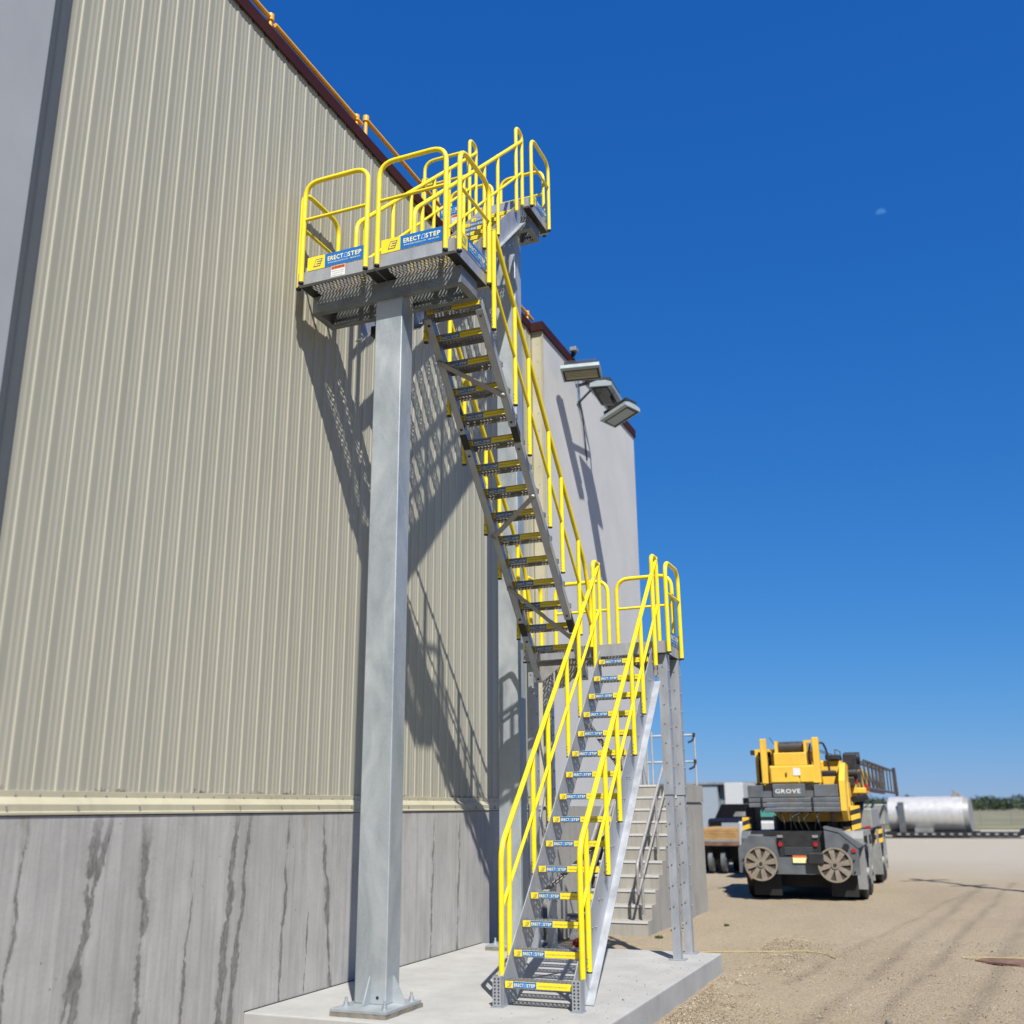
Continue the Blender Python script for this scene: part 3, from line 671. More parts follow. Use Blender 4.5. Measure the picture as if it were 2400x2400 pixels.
# ---- middle flight, climbs toward the camera
F2 = flight('middle_stair_flight', 'middle stair flight seen from beneath, between the low landing and the column top platform', -4.49, -3.85, 11.39, 3.46, -.2014, .2229, 15, -1, None, None, None)
s2 = -.2229/.2014
def zn2(y): return 3.46+(y-11.39)*s2
for x, sd in ((-4.487, -1), (-3.833, 1)):
    for a, b in ((8.55, 9.42), (9.55, 11.05), (11.18, 11.62)):
        stringer(F2, x, sd, a, zn2(a), b, zn2(b), .14, .24 if sd < 0 else -.03)
        be = MB()
        for yy_ in (a+.04, b-.04): be.cyl((x-.035*sd, yy_, zn2(yy_)-.143), (x-.035*sd, yy_, zn2(yy_)-.155), .014, n=8)
        part('bolt', be, 'dark', F2)
    for a in (9.42, 11.05):
        part('splice_plate', MB().prism([(a, zn2(a)-.12), (a+.13, zn2(a+.13)-.12), (a+.13, zn2(a+.13)+(.22 if sd < 0 else -.03)), (a, zn2(a)+(.22 if sd < 0 else -.03))], 0, x-.003, x+.003), 'dark', F2)
        part('splice_plate', MB().bar((x-.03*sd, a, zn2(a)-.125), (x-.03*sd, a+.13, zn2(a+.13)-.125), .075, .008, (0, .7, .7)), 'dark', F2)
    pf = MB()
    for i in range(14):
        if i % 3 == 1 or sd > 0: continue
        y = 11.46-i*.2014
        for q in (.0, .075): pf.cyl((x+.004*-sd, y, zn2(y)+.10-q), (x+.006*-sd, y, zn2(y)+.10-q), .010, n=8)
    if pf.v: part('bolt_holes', pf, 'dark', F2)['kind'] = 'stuff'
for (xa, ya, xb, yb) in ((-4.46, 8.86, -3.87, 9.17), (-3.86, 9.97, -4.47, 10.27), (-4.46, 10.72, -3.87, 11.22)):
    b_ = MB().bar((xa, ya, zn2(ya)-.155), (xb, yb, zn2(yb)-.155), .055, .008, (0, -.7, -.7))
    for q in ((xa, ya), (xb, yb)): b_.cyl((q[0], q[1], zn2(q[1])-.145), (q[0], q[1]-.012, zn2(q[1])-.168), .027, n=12)
    part('cross_brace', b_, 'alu_dull', F2)
def zr2(y): return 6.81-1.107*(y-9.27)
for x, ystart in ((-3.77, 8.69), (-4.545, 8.69)):
    ps = [(y, zr2(y)-1.13, zr2(y)) for y in (8.71, 9.27, 9.66, 10.25, 10.64, 11.20)]
    stair_rail(F2, x, [(8.70, zr2(8.70)), (11.42, zr2(11.42)), (11.60, 3.95), (11.60, 3.45)], ps, [(8.72, zr2(8.72)-.62), (11.58, zr2(11.58)-.52)], None, .1)

# ---- upper flight, climbs away along the wall
F3 = flight('upper_stair_flight', 'uppermost stair flight climbing along the wall to the roof platform', -5.33, -4.71, 8.90, 6.99, .2180, .2150, 13, 1, None, None, None)
s3 = .2150/.2180
def zn3(y): return 6.99+(y-8.90)*s3
for x, sd in ((-5.338, -1), (-4.702, 1)):
    stringer(F3, x, -sd, 8.72, zn3(8.72), 11.80, zn3(11.80), .34, .02)
def zr3(y): return 7.82+.965*(y-8.62)
for x in (-5.385, -4.665):
    ps = [(y, zn3(y)-.15, zr3(y)) for y in (8.80, 9.42, 9.86, 10.48, 10.92)]
    stair_rail(F3, x, [(8.62, 6.80), (8.62, zr3(8.66)), (11.79, zr3(11.79)-.04)], ps, [(8.64, 7.33), (11.76, zr3(11.76)-.56)], (11.58, 9.58, 11.80, 9.80, 10.95), .12)

# ---- platforms
low = platform('low_landing', 'low yellow railed landing joining the bottom and middle flights on aluminium legs', -4.72, -2.93, 11.79, 12.62, 3.365, 2,
         [], [(11.86, 12.50)], [(-4.60, -3.87), (-3.75, -3.02)], [(11.92, 12.50)], warn=[('r', 11.92)], toes=[('r', 11.88, 12.50)], rh=1.11)
mid = platform('column_platform', 'two bay yellow railed platform carried on the nearest steel column', -5.585, -3.805, 7.85, 8.66, 6.75, 2,
         [(-5.52, -4.77), (-4.64, -3.89)], [(7.89, 8.60)], [], [(7.92, 8.62)], warn=[('f', -5.185)], toes=[('f', -5.47, -4.80), ('f', -4.61, -3.92), ('r', 7.93, 8.58)])
top = platform('roof_platform', 'highest yellow railed platform at roof height on the far steel column', -6.38, -4.59, 11.86, 12.68, 9.82, 2,
         [(-6.24, -5.52)], [(11.90, 12.60)], [(-6.24, -5.52), (-5.38, -4.68)], [(12.1, 12.6)], warn=[('f', -5.80)], toes=[('f', -6.20, -5.55), ('r', 11.95, 12.58)], rh=1.13)

# landing legs
def leg(x, y, zt, lab):
    mb = MB().box(x-.045, x+.045, y-.045, y+.045, .012, zt); p = part('leg', mb, 'alu', low)
    sl_ = part('leg_sleeve', MB().box(x-.056, x+.056, y-.056, y+.056, 1.75, zt-.01), 'alu', p)
    part('base_plate', MB().box(x-.09, x+.09, y-.09, y+.09, .0, .012), 'alu', p)
    b_ = MB()
    for z in np.arange(.3, zt-.1, .22):
        for q in (-1, 1): b_.cyl((x+q*.057, y, z), (x+q*.068, y, z), .009, n=6)
        b_.cyl((x, y-.058, z+.05), (x, y-.066, z+.05), .008, n=6)
    part('bolts', b_, 'alu_dull', p)['kind'] = 'stuff'
for x, y in ((-2.99, 11.93), (-2.99, 12.48), (-4.66, 11.93), (-4.66, 12.48)): leg(x, y, 3.36, '')
for a, b in (((-4.66, 11.98, .6), (-4.66, 12.43, 1.5)), ((-4.66, 12.43, 1.5), (-4.66, 11.98, 2.4)), ((-4.66, 11.98, 2.4), (-4.66, 12.43, 3.2)), ((-4.66, 12.43, .6), (-4.66, 11.98, 1.5)), ((-4.66, 11.98, 1.5), (-4.66, 12.43, 2.4))):
    part('leg_brace', MB().bar((a[0]+.062, a[1], a[2]), (b[0]+.062, b[1], b[2]), .006, .045, (0, -.7, .7)), 'alu', low)
for x, s_ in ((-4.60, 1), (-3.05, -1)):
    for y in (11.84, 12.58):
        part('gusset', MB().prism([(x, 3.355), (x+.45*s_, 3.355), (x+.10*s_, 3.10), (x, 3.10)], 1, y-.004, y+.004), 'alu_dull', low)

# platform support beams (box frames) on the steel columns
def support(col, x0, x1, y0, y1, z0, z1):
    th = .012
    for nm, bx in (('beam_channel', (x0, x1, y0, y0+th, z0, z1)), ('beam_channel', (x0, x1, y1-th, y1, z0, z1)), ('beam_channel', (x0, x0+th, y0+th+.001, y1-th-.001, z0, z1)), ('beam_channel', (x1-th, x1, y0+th+.001, y1-th-.001, z0, z1))):
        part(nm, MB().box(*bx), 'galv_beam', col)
    fw = .062; fz = z0-.006
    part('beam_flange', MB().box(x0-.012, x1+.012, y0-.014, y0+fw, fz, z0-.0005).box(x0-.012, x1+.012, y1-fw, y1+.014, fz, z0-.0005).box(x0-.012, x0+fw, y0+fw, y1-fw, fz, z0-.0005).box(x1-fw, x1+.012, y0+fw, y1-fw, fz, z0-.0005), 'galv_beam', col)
def column(name, label, x0, x1, y0, y1, zt, plate, beam):
    cx, cy = (x0+x1)/2, (y0+y1)/2
    t = thing(name, label, 'steel column', (cx, cy, 0), 'galvanised steel columns carrying the platforms')
    part('shaft', MB().bbox(x0, x1, y0, y1, .058, zt, .009), 'galv', t)
    px0, px1, py0, py1 = plate
    part('base_plate', MB().bbox(px0, px1, py0, py1, .034, .058, .003), 'galv', t)
    g = MB(); n = 40; ring = []
    for i in range(n):
        a = i/n*4; k = int(a); f = a-k; cs = [(px0, py0), (px1, py0), (px1, py1), (px0, py1)]
        p = cs[k]; q = cs[(k+1) % 4]; x = p[0]+(q[0]-p[0])*f; y = p[1]+(q[1]-p[1])*f; j = random.uniform(-.006, .010); ring.append((x+j*(1 if x > cx else -1), y+j*(1 if y > cy else -1)))
    g.prism(ring, 2, .001, .0335); part('grout_pad', g, 'grout', t)
    for bx, by in ((px0+.065, py0+.15), (px1-.065, py0+.09), (px1-.06, py1-.07), (px0+.065, py1-.07)):
        part('anchor_bolt', MB().cyl((bx, by, .058), (bx, by, .066), .028, n=16).cyl((bx, by, .066), (bx, by, .090), .021, n=6).cyl((bx, by, .09), (bx, by, .125), .012, n=10), 'galv', t)
    part('gusset', MB().prism([(y0-.001, .059), (y0-.001, .27), (y0-.012, .27), (y0-.11, .075), (y0-.11, .059)], 0, cx-.006, cx+.006), 'galv', t)
    part('gusset', MB().prism([(x1+.001, .059), (x1+.001, .27), (x1+.012, .27), (x1+.12, .075), (x1+.12, .059)][::-1], 1, cy-.006, cy+.006), 'galv', t)
    part('weep_hole', MB().cyl((cx+.07, y0-.0015, .11), (cx+.07, y0-.0005, .11), .014, n=10).cyl((x1+.0005, cy+.05, .11), (x1+.0015, cy+.05, .11), .014, n=10), 'black', t)
    part('cap_plate', MB().box(x0-.01, x1+.01, y0-.01, y1+.01, zt, zt+.01), 'galv', t)
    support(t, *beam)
    return t
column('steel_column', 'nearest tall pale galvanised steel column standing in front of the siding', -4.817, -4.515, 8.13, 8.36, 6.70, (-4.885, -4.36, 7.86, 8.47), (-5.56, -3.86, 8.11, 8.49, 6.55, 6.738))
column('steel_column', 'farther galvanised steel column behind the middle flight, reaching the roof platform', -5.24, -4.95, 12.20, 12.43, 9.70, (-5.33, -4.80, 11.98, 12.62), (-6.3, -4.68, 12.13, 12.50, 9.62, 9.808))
# small black junction box under the column platform
tag(part('junction_box', MB().bbox(-5.13, -5.00, 8.56, 8.67, 6.42, 6.53, .008), 'dark'), 'small black box hanging beneath the column platform near the wall', 'box')

# ------------------------------------------------------------------ floodlights on the wall corner
def floodlight(label, c, fwd_yaw, tilt, lensmat, s=1.0):
    t = thing('floodlight', label, 'floodlight', c, 'wall floodlights on the far precast wall')
    W_, D_, H_ = .66*s, .38*s, .10*s
    mb = MB().prism([(-D_/2, -H_/2), (D_/2, -H_/2), (D_/2, H_*.1), (D_*.2, H_/2), (-D_*.2, H_/2), (-D_/2, H_*.1)], 0, -W_/2, W_/2)
    def sub(nm, b, mt):
        me = mesh_from(nm, b, mt); ob = bpy.data.objects.new(nm, me); COL.objects.link(ob); ob.parent = t; return ob
    sub('housing', mb, 'lampwhite')
    sub('bezel', MB().box(-W_/2-.006, W_/2+.006, -D_/2-.006, D_/2+.006, -H_/2-.012, -H_/2-.001), 'lampwhite')
    sub('gasket', MB().box(-W_/2+.02, W_/2-.02, -D_/2+.075, D_/2-.012, -H_/2-.0125, -H_/2-.0121-.0005), 'dark')
    l = MB().box(-W_/2+.055, W_/2-.055, -D_/2+.095, D_/2-.065, -H_/2-.022, -H_/2-.013); sub('lens', l, lensmat)
    if lensmat == 'lens':
        r = MB()
        for k in range(4): r.box(-W_/2+.055, W_/2-.055, -D_/2+.11+k*.045, -D_/2+.116+k*.045, -H_/2-.026, -H_/2-.022)
        sub('led_rows', r, 'dark')
    fi = MB()
    for k in range(22): fi.box(-W_/2+.05+k*.026, -W_/2+.060+k*.026, -D_*.36, D_*.36, H_*.15, H_/2+.085)
    fi.box(-W_/2+.08, W_/2-.08, -D_*.25, D_*.25, H_*.2, H_/2+.06)
    sub('cooling_fins', fi, 'dark')
    t.rotation_euler = (tilt[0], tilt[1], fwd_yaw)
    return t
floodlight('floodlight facing the camera with pale ribbed lens, highest of three', (-5.04, 15.4, 8.80), rad(10), (rad(-14), 0), 'lens')
floodlight('floodlight with dark glass face, in the middle of the three', (-4.86, 16.25, 8.70), rad(90), (rad(6), rad(8)), 'lensdark', 1.05)
floodlight('floodlight seen from below with black fins, lowest and farthest out of three', (-4.62, 16.2, 8.24), rad(-28), (rad(-8), rad(-10)), 'lampwhite', .95)
la = thing('lamp_bracket', 'dark steel arm holding the floodlights off the precast wall', 'bracket', (-5.51, 16.6, 8.9))
part('wall_plate', MB().box(-5.518, -5.50, 16.52, 16.68, 8.70, 9.20), 'lampwhite', la)
part('arm', MB().bar((-5.50, 16.6, 9.08), (-5.02, 16.5, 9.08), .05, .04).bar((-5.50, 16.6, 8.74), (-5.08, 16.52, 9.05), .03, .03).bar((-5.02, 16.5, 9.06), (-5.04, 15.5, 8.86), .04, .04).bar((-5.02, 16.5, 9.06), (-4.84, 16.3, 8.76), .04, .04).bar((-4.84, 16.3, 8.72), (-4.64, 16.22, 8.30), .035, .035), 'dark', la)
part('conduit', MB().tube([(-5.49, 16.55, 8.75), (-5.47, 16.7, 8.55), (-5.50, 16.95, 7.9), (-5.505, 17.0, 7.75)], .012, .05), 'dark', la)
sc_ = thing('security_camera', 'small grey device on the coping above the highest floodlight', 'camera', (-5.44, 16.2, 9.47))
part('housing', MB().bbox(-5.50, -5.38, 16.15, 16.30, 9.58, 9.66, .01), 'ltgray', sc_)
part('stem', MB().cyl((-5.46, 16.24, 9.46), (-5.46, 16.24, 9.58), .02).cyl((-5.46, 16.24, 9.53), (-5.46, 16.24, 9.56), .045), 'dark', sc_)
part('side_unit', MB().bbox(-5.28, -5.20, 16.3, 16.38, 9.28, 9.34, .01).bar((-5.46, 16.34, 9.31), (-5.28, 16.34, 9.31), .03, .03), 'ltgray', sc_)

# ------------------------------------------------------------------ dock stairs behind
ds = thing('dock_stairs', 'weathered concrete dock steps with landing beyond the slab', 'steps', (-4.9, 17.5, -.2))
for i in range(11):
    y = 15.70+i*.245; part('step', MB().box(-5.40, -4.36, y, y+.2445, -.25, -.2+.2*(i+1)), 'conc_step', ds)
part('landing', MB().box(-5.40, -4.34, 18.396, 19.72, -.25, 1.68).box(-5.40, -4.32, 18.396, 19.74, 1.70, 2.0).box(-5.38, -4.36, 18.41, 19.70, 1.68, 1.70), 'conc_step', ds)
for i in range(11):
    y = 15.70+i*.245; part('step_lip', MB().box(-5.40, -4.36, y-.012, y-.0005, -.2+.2*(i+1)-.035, -.2+.2*(i+1)-.002), 'conc_pale', ds)
hr = thing('dock_handrail', 'galvanised pipe handrails on the concrete dock steps', 'handrail', (-4.45, 17, -.2))
def zs(y): return -.0+(y-15.70)*.2/.245
for x in (-4.45, -5.28):
    part('rail', MB().tube([(x, 15.55, zs(15.55)+.5), (x, 15.55, zs(15.55)+.92), (x, 18.4, zs(18.4)+.92), (x, 18.6, zs(18.4)+.92)], .024, .08), 'alu_dull', hr)
    part('rail', MB().tube([(x, 15.55, zs(15.55)+.5), (x, 18.4, zs(18.4)+.5)], .02), 'alu_dull', hr)
    for y in (15.8, 16.8, 17.8): part('post', MB().cyl((x, y, zs(y)), (x, y, zs(y)+.92), .022), 'alu_dull', hr)
lr = thing('landing_guardrail', 'grey pipe guardrail with curled ends round the dock landing', 'guardrail', (-4.9, 19.6, 2.0))
for z in (2.44, 2.93):
    part('rail', MB().tube([(-5.35, 19.64, z), (-4.42, 19.64, z)], .022), 'galv', lr)
    part('return_bend', MB().tube([(-4.52, 19.60, z-.14), (-4.42, 19.62, z-.10), (-4.40, 19.64, z)], .02, .06).cyl((-4.41, 19.64, z-.035), (-4.41, 19.64, z+.035), .03), 'dark', lr)
for x, y in ((-5.33, 19.64), (-5.0, 19.64), (-4.40, 19.64), (-4.93, 18.5)): part('post', MB().cyl((x, y, 2.0), (x, y, 2.93), .020), 'galv', lr)

# small things behind the lower flight
cs = thing('supply_crate', 'pale grey lidded crate half hidden behind the lower flight', 'crate', (-5.1, 14.9, -.2))
part('body', MB().bbox(-5.28, -4.96, 14.8, 15.1, -.2, .12, .02), 'conc_pale', cs); part('lid', MB().bbox(-5.30, -4.94, 14.78, 15.12, .122, .16, .015), 'ltgray', cs)
tp = MB()
for k in range(9):
    a = random.random()*6.28; tp.tube([(-4.35+.2*math.cos(a+j*.5)*(.4+.1*j), 12.9+.14*math.sin(a+j*.9), -.16+.05*k*.4+.04*math.sin(j)) for j in range(6)], .035+.01*random.random(), .05, mi=k % 2)
tag(part('hose_bundle', tp, ['red', 'ropeyel']), 'tangled red and yellow bundle on the ground behind the bottom treads', 'bundle')

# ------------------------------------------------------------------ yard litter
rp = MB(); pts = [(-3.3, 14.15, -.197), (-2.8, 14.4, -.196), (-2.4, 14.5, -.197), (-2.0, 14.75, -.197), (-1.7, 14.5, -.197), (-1.55, 14.1, -.198)]
tag(part('yellow_rope', rp.tube(pts, .006, .25, 6), 'ropeyel'), 'thin yellow line trailing across the gravel past the slab corner', 'rope')
rpl = thing('rusty_steel_bar', 'rusty flat steel bar with a yellow stripe lying on the gravel', 'steel bar', (.5, 14.5, -.2))
part('bar', MB().prism([(.02, 14.45), (.5, 14.16), (1.5, 14.2), (1.4, 14.75), (.16, 14.72)], 2, -.205, -.185), 'rust', rpl)
part('stripe', MB().bar((-0.12, 14.66, -.182), (.9, 14.84, -.182), .025, .008), 'ropeyel', rpl)
def weed(x, y, s, lab):
    mb = MB()
    for k in range(60):
        a = random.random()*6.28; r = random.random()*s*.8; h = s*random.uniform(.3, .9); bx, by = x+r*math.cos(a), y+r*math.sin(a)
        tx, ty = bx+random.uniform(-.5, .5)*s, by+random.uniform(-.5, .5)*s; wv = .012
        mb.add([(bx-wv, by, -.21), (bx+wv, by, -.21), ((bx+tx)/2+wv*.7, (by+ty)/2, -.21+h*.7), (tx, ty, -.21+h)], [(0, 1, 2), (0, 2, 3)])
    return tag(part('weed_tuft', mb, 'grass'), lab, 'weed', 'small weeds along the dock steps')
weed(-4.15, 15.5, .06, 'green weed tuft at the foot of the dock steps'); weed(-4.12, 16.7, .05, 'low weed tuft beside the long side of the dock steps')
weed(-3.55, 17.4, .05, 'dry weed tuft on open gravel right of the dock steps')
for (x, y, s, lab) in ((-2.85, 9.35, .012, 'single dark pebble on the slab right of the stair foot'), (-.72, 10.2, .045, 'larger tan stone lying alone on the gravel')):
    bm = bmesh.new(); bmesh.ops.create_icosphere(bm, subdivisions=2, radius=s)
    for v in bm.verts: v.co *= random.uniform(.8, 1.15); v.co.z *= .6
    mb = MB().add([(v.co.x+x, v.co.y+y, v.co.z+(0.006 if s < .02 else -.185)) for v in bm.verts], [[v.index for v in f.verts] for f in bm.faces], 0, False); bm.free()
    tag(part('loose_stone', mb, 'padtan'), lab, 'stone')

# ------------------------------------------------------------------ mobile crane
CR = thing('mobile_crane', 'yellow and grey wheeled mobile crane seen from behind in the yard', 'crane', (-3.02, 22.3, -.2))
def cpart(n, mb, mt, par=None): return part(n, mb, mt, par or CR)
cpart('carrier_frame', MB().box(-3.85, -2.1, 22.6, 31.2, .45, 1.02).box(-4.05, -1.95, 24.9, 27.8, .55, 1.05), 'graypaint')
cpart('deck', MB().box(-4.1, -1.9, 23.0, 31.0, 1.051, 1.10), 'ltgray')
cpart('rear_bumper', MB().prism([(-4.22, .32), (-3.44, .30), (-2.35, .30), (-2.35, .62), (-3.42, .62), (-3.48, .98), (-3.98, 1.05), (-4.22, .80)], 1, 22.34, 22.52), 'graypaint')
cpart('rear_fender', MB().prism([(-2.34, .30), (-1.87, .30), (-1.85, .79), (-2.2, 1.08), (-2.48, 1.15), (-2.48, .80)], 1, 22.34, 22.5).prism([(-1.85, .80), (-1.75, .86), (-2.2, 1.15), (-2.49, 1.22), (-2.48, 1.17), (-2.2, 1.10)], 1, 22.33, 23.4), 'graypaint')
cpart('engine_bay', MB().box(-3.41, -2.49, 22.50, 22.7, .63, 1.12).box(-4.0, -2.5, 22.7, 23.4, 1.03, 1.12), 'dark')
def pad_mesh():
    mb = MB(); n = 32
    mb.cyl((0, .03, 0), (0, .06, 0), .325, n=n, mi=1); 
    for i in range(n):
        a, b = 2*math.pi*i/n, 2*math.pi*(i+1)/n; q = []
        for r in (.300, .332):
            for t in (a, b):
                for yv in (-.01, .06): q.append((r*math.cos(t), yv, r*math.sin(t)))
        mb.add(q, [(0, 2, 6, 4), (4, 6, 7, 5), (0, 1, 3, 2), (1, 5, 7, 3)], 0)
    for k in range(8):
        a = 2*math.pi*(k+.25)/8; w2 = .19; c0, c1 = a-w2, a+w2
        mb.add([(.07*math.cos(a-.5), .0, .07*math.sin(a-.5)), (.07*math.cos(a+.5), .0, .07*math.sin(a+.5)), (.31*math.cos(c1), .0, .31*math.sin(c1)), (.31*math.cos(c0), .0, .31*math.sin(c0)),
                (.07*math.cos(a-.5), .04, .07*math.sin(a-.5)), (.07*math.cos(a+.5), .04, .07*math.sin(a+.5)), (.31*math.cos(c1), .04, .31*math.sin(c1)), (.31*math.cos(c0), .04, .31*math.sin(c0))],
               [(0, 1, 2, 3), (0, 4, 5, 1), (1, 5, 6, 2), (3, 2, 6, 7), (0, 3, 7, 4)], 0)
    mb.cyl((0, -.02, 0), (0, .05, 0), .075, n=16, mi=0); mb.cyl((0, -.03, 0), (0, -.02, 0), .035, n=12, mi=2)
    return mesh_from('outrigger_pad', mb, ['padtan', 'paddark', 'dark'])
pm = pad_mesh()
for x, z in ((-3.76, .50), (-2.31, .49)): place('outrigger_pad', pm, (x, 22.24, z), CR)
def wheel(x0, x1, y, r=.50):
    w_ = cpart('wheel', MB().cyl((x0+.03, y, -.2+r), (x1-.03, y, -.2+r), r, n=28).cyl((x0, y, -.2+r), (x0+.03, y, -.2+r), r*.92, r, 28).cyl((x1-.03, y, -.2+r), (x1, y, -.2+r), r, r*.92, 28), 'black')
    part('rim', MB().cyl((x1-.02, y, -.2+r), (x1+.006, y, -.2+r), r*.56, n=20).cyl((x1, y, -.2+r), (x1+.06, y, -.2+r), r*.22, n=14), 'ltgray', w_)
for y in (23.15, 24.25, 28.2, 29.35):
    wheel(-4.15, -3.72, y); wheel(-2.22, -1.80, y)
for a, b in ((22.62, 24.85), (27.65, 29.9)):
    cpart('wheel_fender', MB().prism([(a, .02), (a+.07, .02), (a+.07, .82), (a+.2, 1.02), (b-.2, 1.02), (b-.06, .82), (b-.06, .05), (b, .05), (b, .95), (b-.16, 1.12), (a+.14, 1.12), (a, .98)], 0, -2.20, -1.76), 'ltgray')
    cpart('wheel_fender', MB().prism([(a, .4), (a+.07, .4), (a+.07, .82), (a+.2, 1.02), (b-.2, 1.02), (b-.06, .82), (b-.06, .4), (b, .4), (b, .95), (b-.16, 1.12), (a+.14, 1.12), (a, .98)], 0, -4.2, -3.75), 'graypaint')
    cpart('side_plate', MB().box(-1.758, -1.74, (a+b)/2-.10, (a+b)/2+.12, .06, 1.10), 'ltgray')
for x0, x1 in ((-3.98, -3.42), (-2.45, -1.93)): cpart('mud_flap', MB().box(x0, x1, 22.545, 22.565, -.12, .31), 'black')
cpart('axle_fill', MB().box(-3.7, -2.25, 23.0, 24.4, .02, .5), 'black'); cpart('axle_fill', MB().box(-3.7, -2.25, 28.0, 29.5, .02, .5), 'black'); cpart('belly_fill', MB().bbox(-3.9, -2.05, 24.9, 27.6, .06, .54, .03), 'black')  # black boxes added as fill to darken the gap under the crane
cpart('carrier_cab', MB().bbox(-2.55, -1.70, 29.4, 31.0, 1.12, 1.66, .04), 'ltgray')
for x in (-3.38, -2.68):
    cpart('lamp', MB().box(x-.055, x+.055, 22.47, 22.495, 1.0, 1.05), 'ltgray'); cpart('tail_light', MB().cyl((x, 22.495, .87), (x, 22.47, .87), .045), 'red')
cpart('tail_light', MB().box(-1.98, -1.90, 22.31, 22.335, .73, .79), 'red')
cpart('reflector_hole', MB().cyl((-2.08, 22.335, .83), (-2.08, 22.30, .83), .065), 'black')
cpart('licence_plate', MB().box(-3.13, -2.86, 22.31, 22.335, .52, .66).box(-3.13, -2.86, 22.308, 22.31, .62, .66, 1), ['cream', 'orangesign'])
cpart('bracket', MB().bbox(-2.82, -2.52, 22.2, 22.34, .50, .72, .02), 'dark'); cpart('tow_hook', MB().tube([(-4.0, 22.3, .36), (-4.0, 22.24, .26), (-3.95, 22.2, .20)], .03), 'rust')
cpart('turntable', MB().cyl((-3.0, 24.6, 1.10), (-3.0, 24.6, 1.42), .80, n=32), 'black')
cpart('slew_base', MB().prism([(-3.62, 1.52), (-3.45, 1.30), (-2.10, 1.30), (-2.02, 1.50), (-2.02, 2.10), (-2.16, 2.10), (-2.16, 1.52)], 1, 23.4, 26.0), 'craneyel')
cpart('side_frame', MB().prism([(22.86, 1.52), (23.1, 1.32), (26.5, 1.32), (26.5, 2.3), (23.4, 2.5), (22.9, 2.12)], 0, -2.155, -2.04), 'craneyel')
for z0, z1, xl in ((1.50, 1.585, -3.70), (1.60, 1.685, -4.02), (1.70, 1.785, -4.02)):
    cpart('counterweight_slab', MB().bbox(xl, -2.17, 22.8, 23.5, z0, z1, .012), 'graypaint')
cpart('counterweight', MB().bbox(-4.03, -3.72, 22.82, 23.5, 1.80, 2.05, .01).bbox(-3.50, -2.84, 22.80, 23.5, 1.80, 2.07, .01).bbox(-2.66, -2.18, 22.82, 23.5, 1.80, 2.05, .01).box(-3.72, -2.66, 22.86, 23.5, 1.80, 1.93), 'graypaint')
for x in (-3.60, -2.75): cpart('lifting_pocket', MB().box(x-.09, x+.08, 22.93, 23.4, 1.93, 2.05), 'black')
for xt in (-3.76, -2.72): cpart('tie_bar', MB().box(xt, xt+.035, 22.77, 22.80, 1.5, 1.8), 'dark')
cpart('lettering', MB().text('GROVE', (-3.45, 22.79, 1.875), (1, 0, 0), (0, 0, 1), .090, .52, 0, 0, .02), 'white')
cpart('machine_housing', MB().bbox(-3.56, -2.62, 22.95, 24.6, 2.08, 2.45, .02).bbox(-3.46, -2.78, 23.0, 24.3, 2.45, 2.72, .02), 'craneyel')
cpart('housing_hatch', MB().bbox(-3.53, -2.96, 22.925, 22.95, 2.11, 2.42, .006).bbox(-2.93, -2.66, 22.925, 22.95, 2.11, 2.42, .006), 'craneyel')
cpart('notice', MB().box(-3.07, -2.92, 22.915, 22.924, 2.24, 2.39), 'white'); cpart('latch', MB().box(-3.23, -3.20, 22.91, 22.924, 2.22, 2.30), 'dark')
cpart('winch_drum', MB().cyl((-3.37, 23.3, 2.84), (-2.84, 23.3, 2.84), .11, n=24), 'dark')
rp_ = MB()
for k in range(18): rp_.cyl((-3.36+k*.029, 23.3, 2.84), (-3.345+k*.029, 23.3, 2.84), .125, n=20)
cpart('winch_rope', rp_, 'jib')
cpart('winch_cheek', MB().box(-3.44, -3.38, 23.1, 23.5, 2.72, 2.97).box(-2.83, -2.77, 23.1, 23.5, 2.72, 2.97), 'craneyel')
cpart('mast_post', MB().bbox(-3.73, -3.60, 22.95, 23.1, 2.08, 3.02, .015), 'craneyel'); cpart('mast_post', MB().bbox(-2.64, -2.51, 22.95, 23.15, 2.08, 3.02, .015), 'craneyel')
cpart('hoist_frame', MB().bar((-2.74, 23.2, 2.5), (-2.60, 23.2, 2.98), .06, .06).bar((-2.74, 23.2, 2.75), (-2.55, 23.2, 2.2), .05, .05).bar((-2.82, 23.2, 2.95), (-2.55, 23.2, 2.95), .05, .05), 'craneyel')
cpart('hydraulic_hose', MB().tube([(-2.56, 23.2, 2.9), (-2.45, 23.25, 2.93), (-2.38, 23.3, 2.75), (-2.36, 23.3, 2.3)], .022, .1).tube([(-2.7, 23.15, 2.9), (-2.75, 23.1, 2.6), (-2.66, 23.15, 2.3)], .02, .1), 'black')
cpart('hose_guide', MB().bbox(-2.58, -2.22, 23.2, 23.35, 2.22, 2.34, .03), 'black')
cb = cpart('operator_cab', MB().box(-3.90, -3.84, 23.3, 23.36, 2.06, 2.76).box(-3.56, -3.50, 23.3, 23.36, 2.06, 2.76).box(-3.90, -3.50, 23.3, 24.7, 2.76, 2.82).box(-3.90, -3.50, 23.3, 24.7, 2.02, 2.10).box(-3.90, -3.84, 24.6, 24.7, 2.10, 2.76).box(-3.72, -3.69, 23.3, 23.34, 2.10, 2.76), 'craneyel')
part('cab_glass', MB().box(-3.88, -3.52, 23.37, 24.58, 2.12, 2.74), 'glass', cb); part('work_lamp', MB().bbox(-3.99, -3.90, 23.25, 23.36, 2.70, 2.80, .01), 'dark', cb)
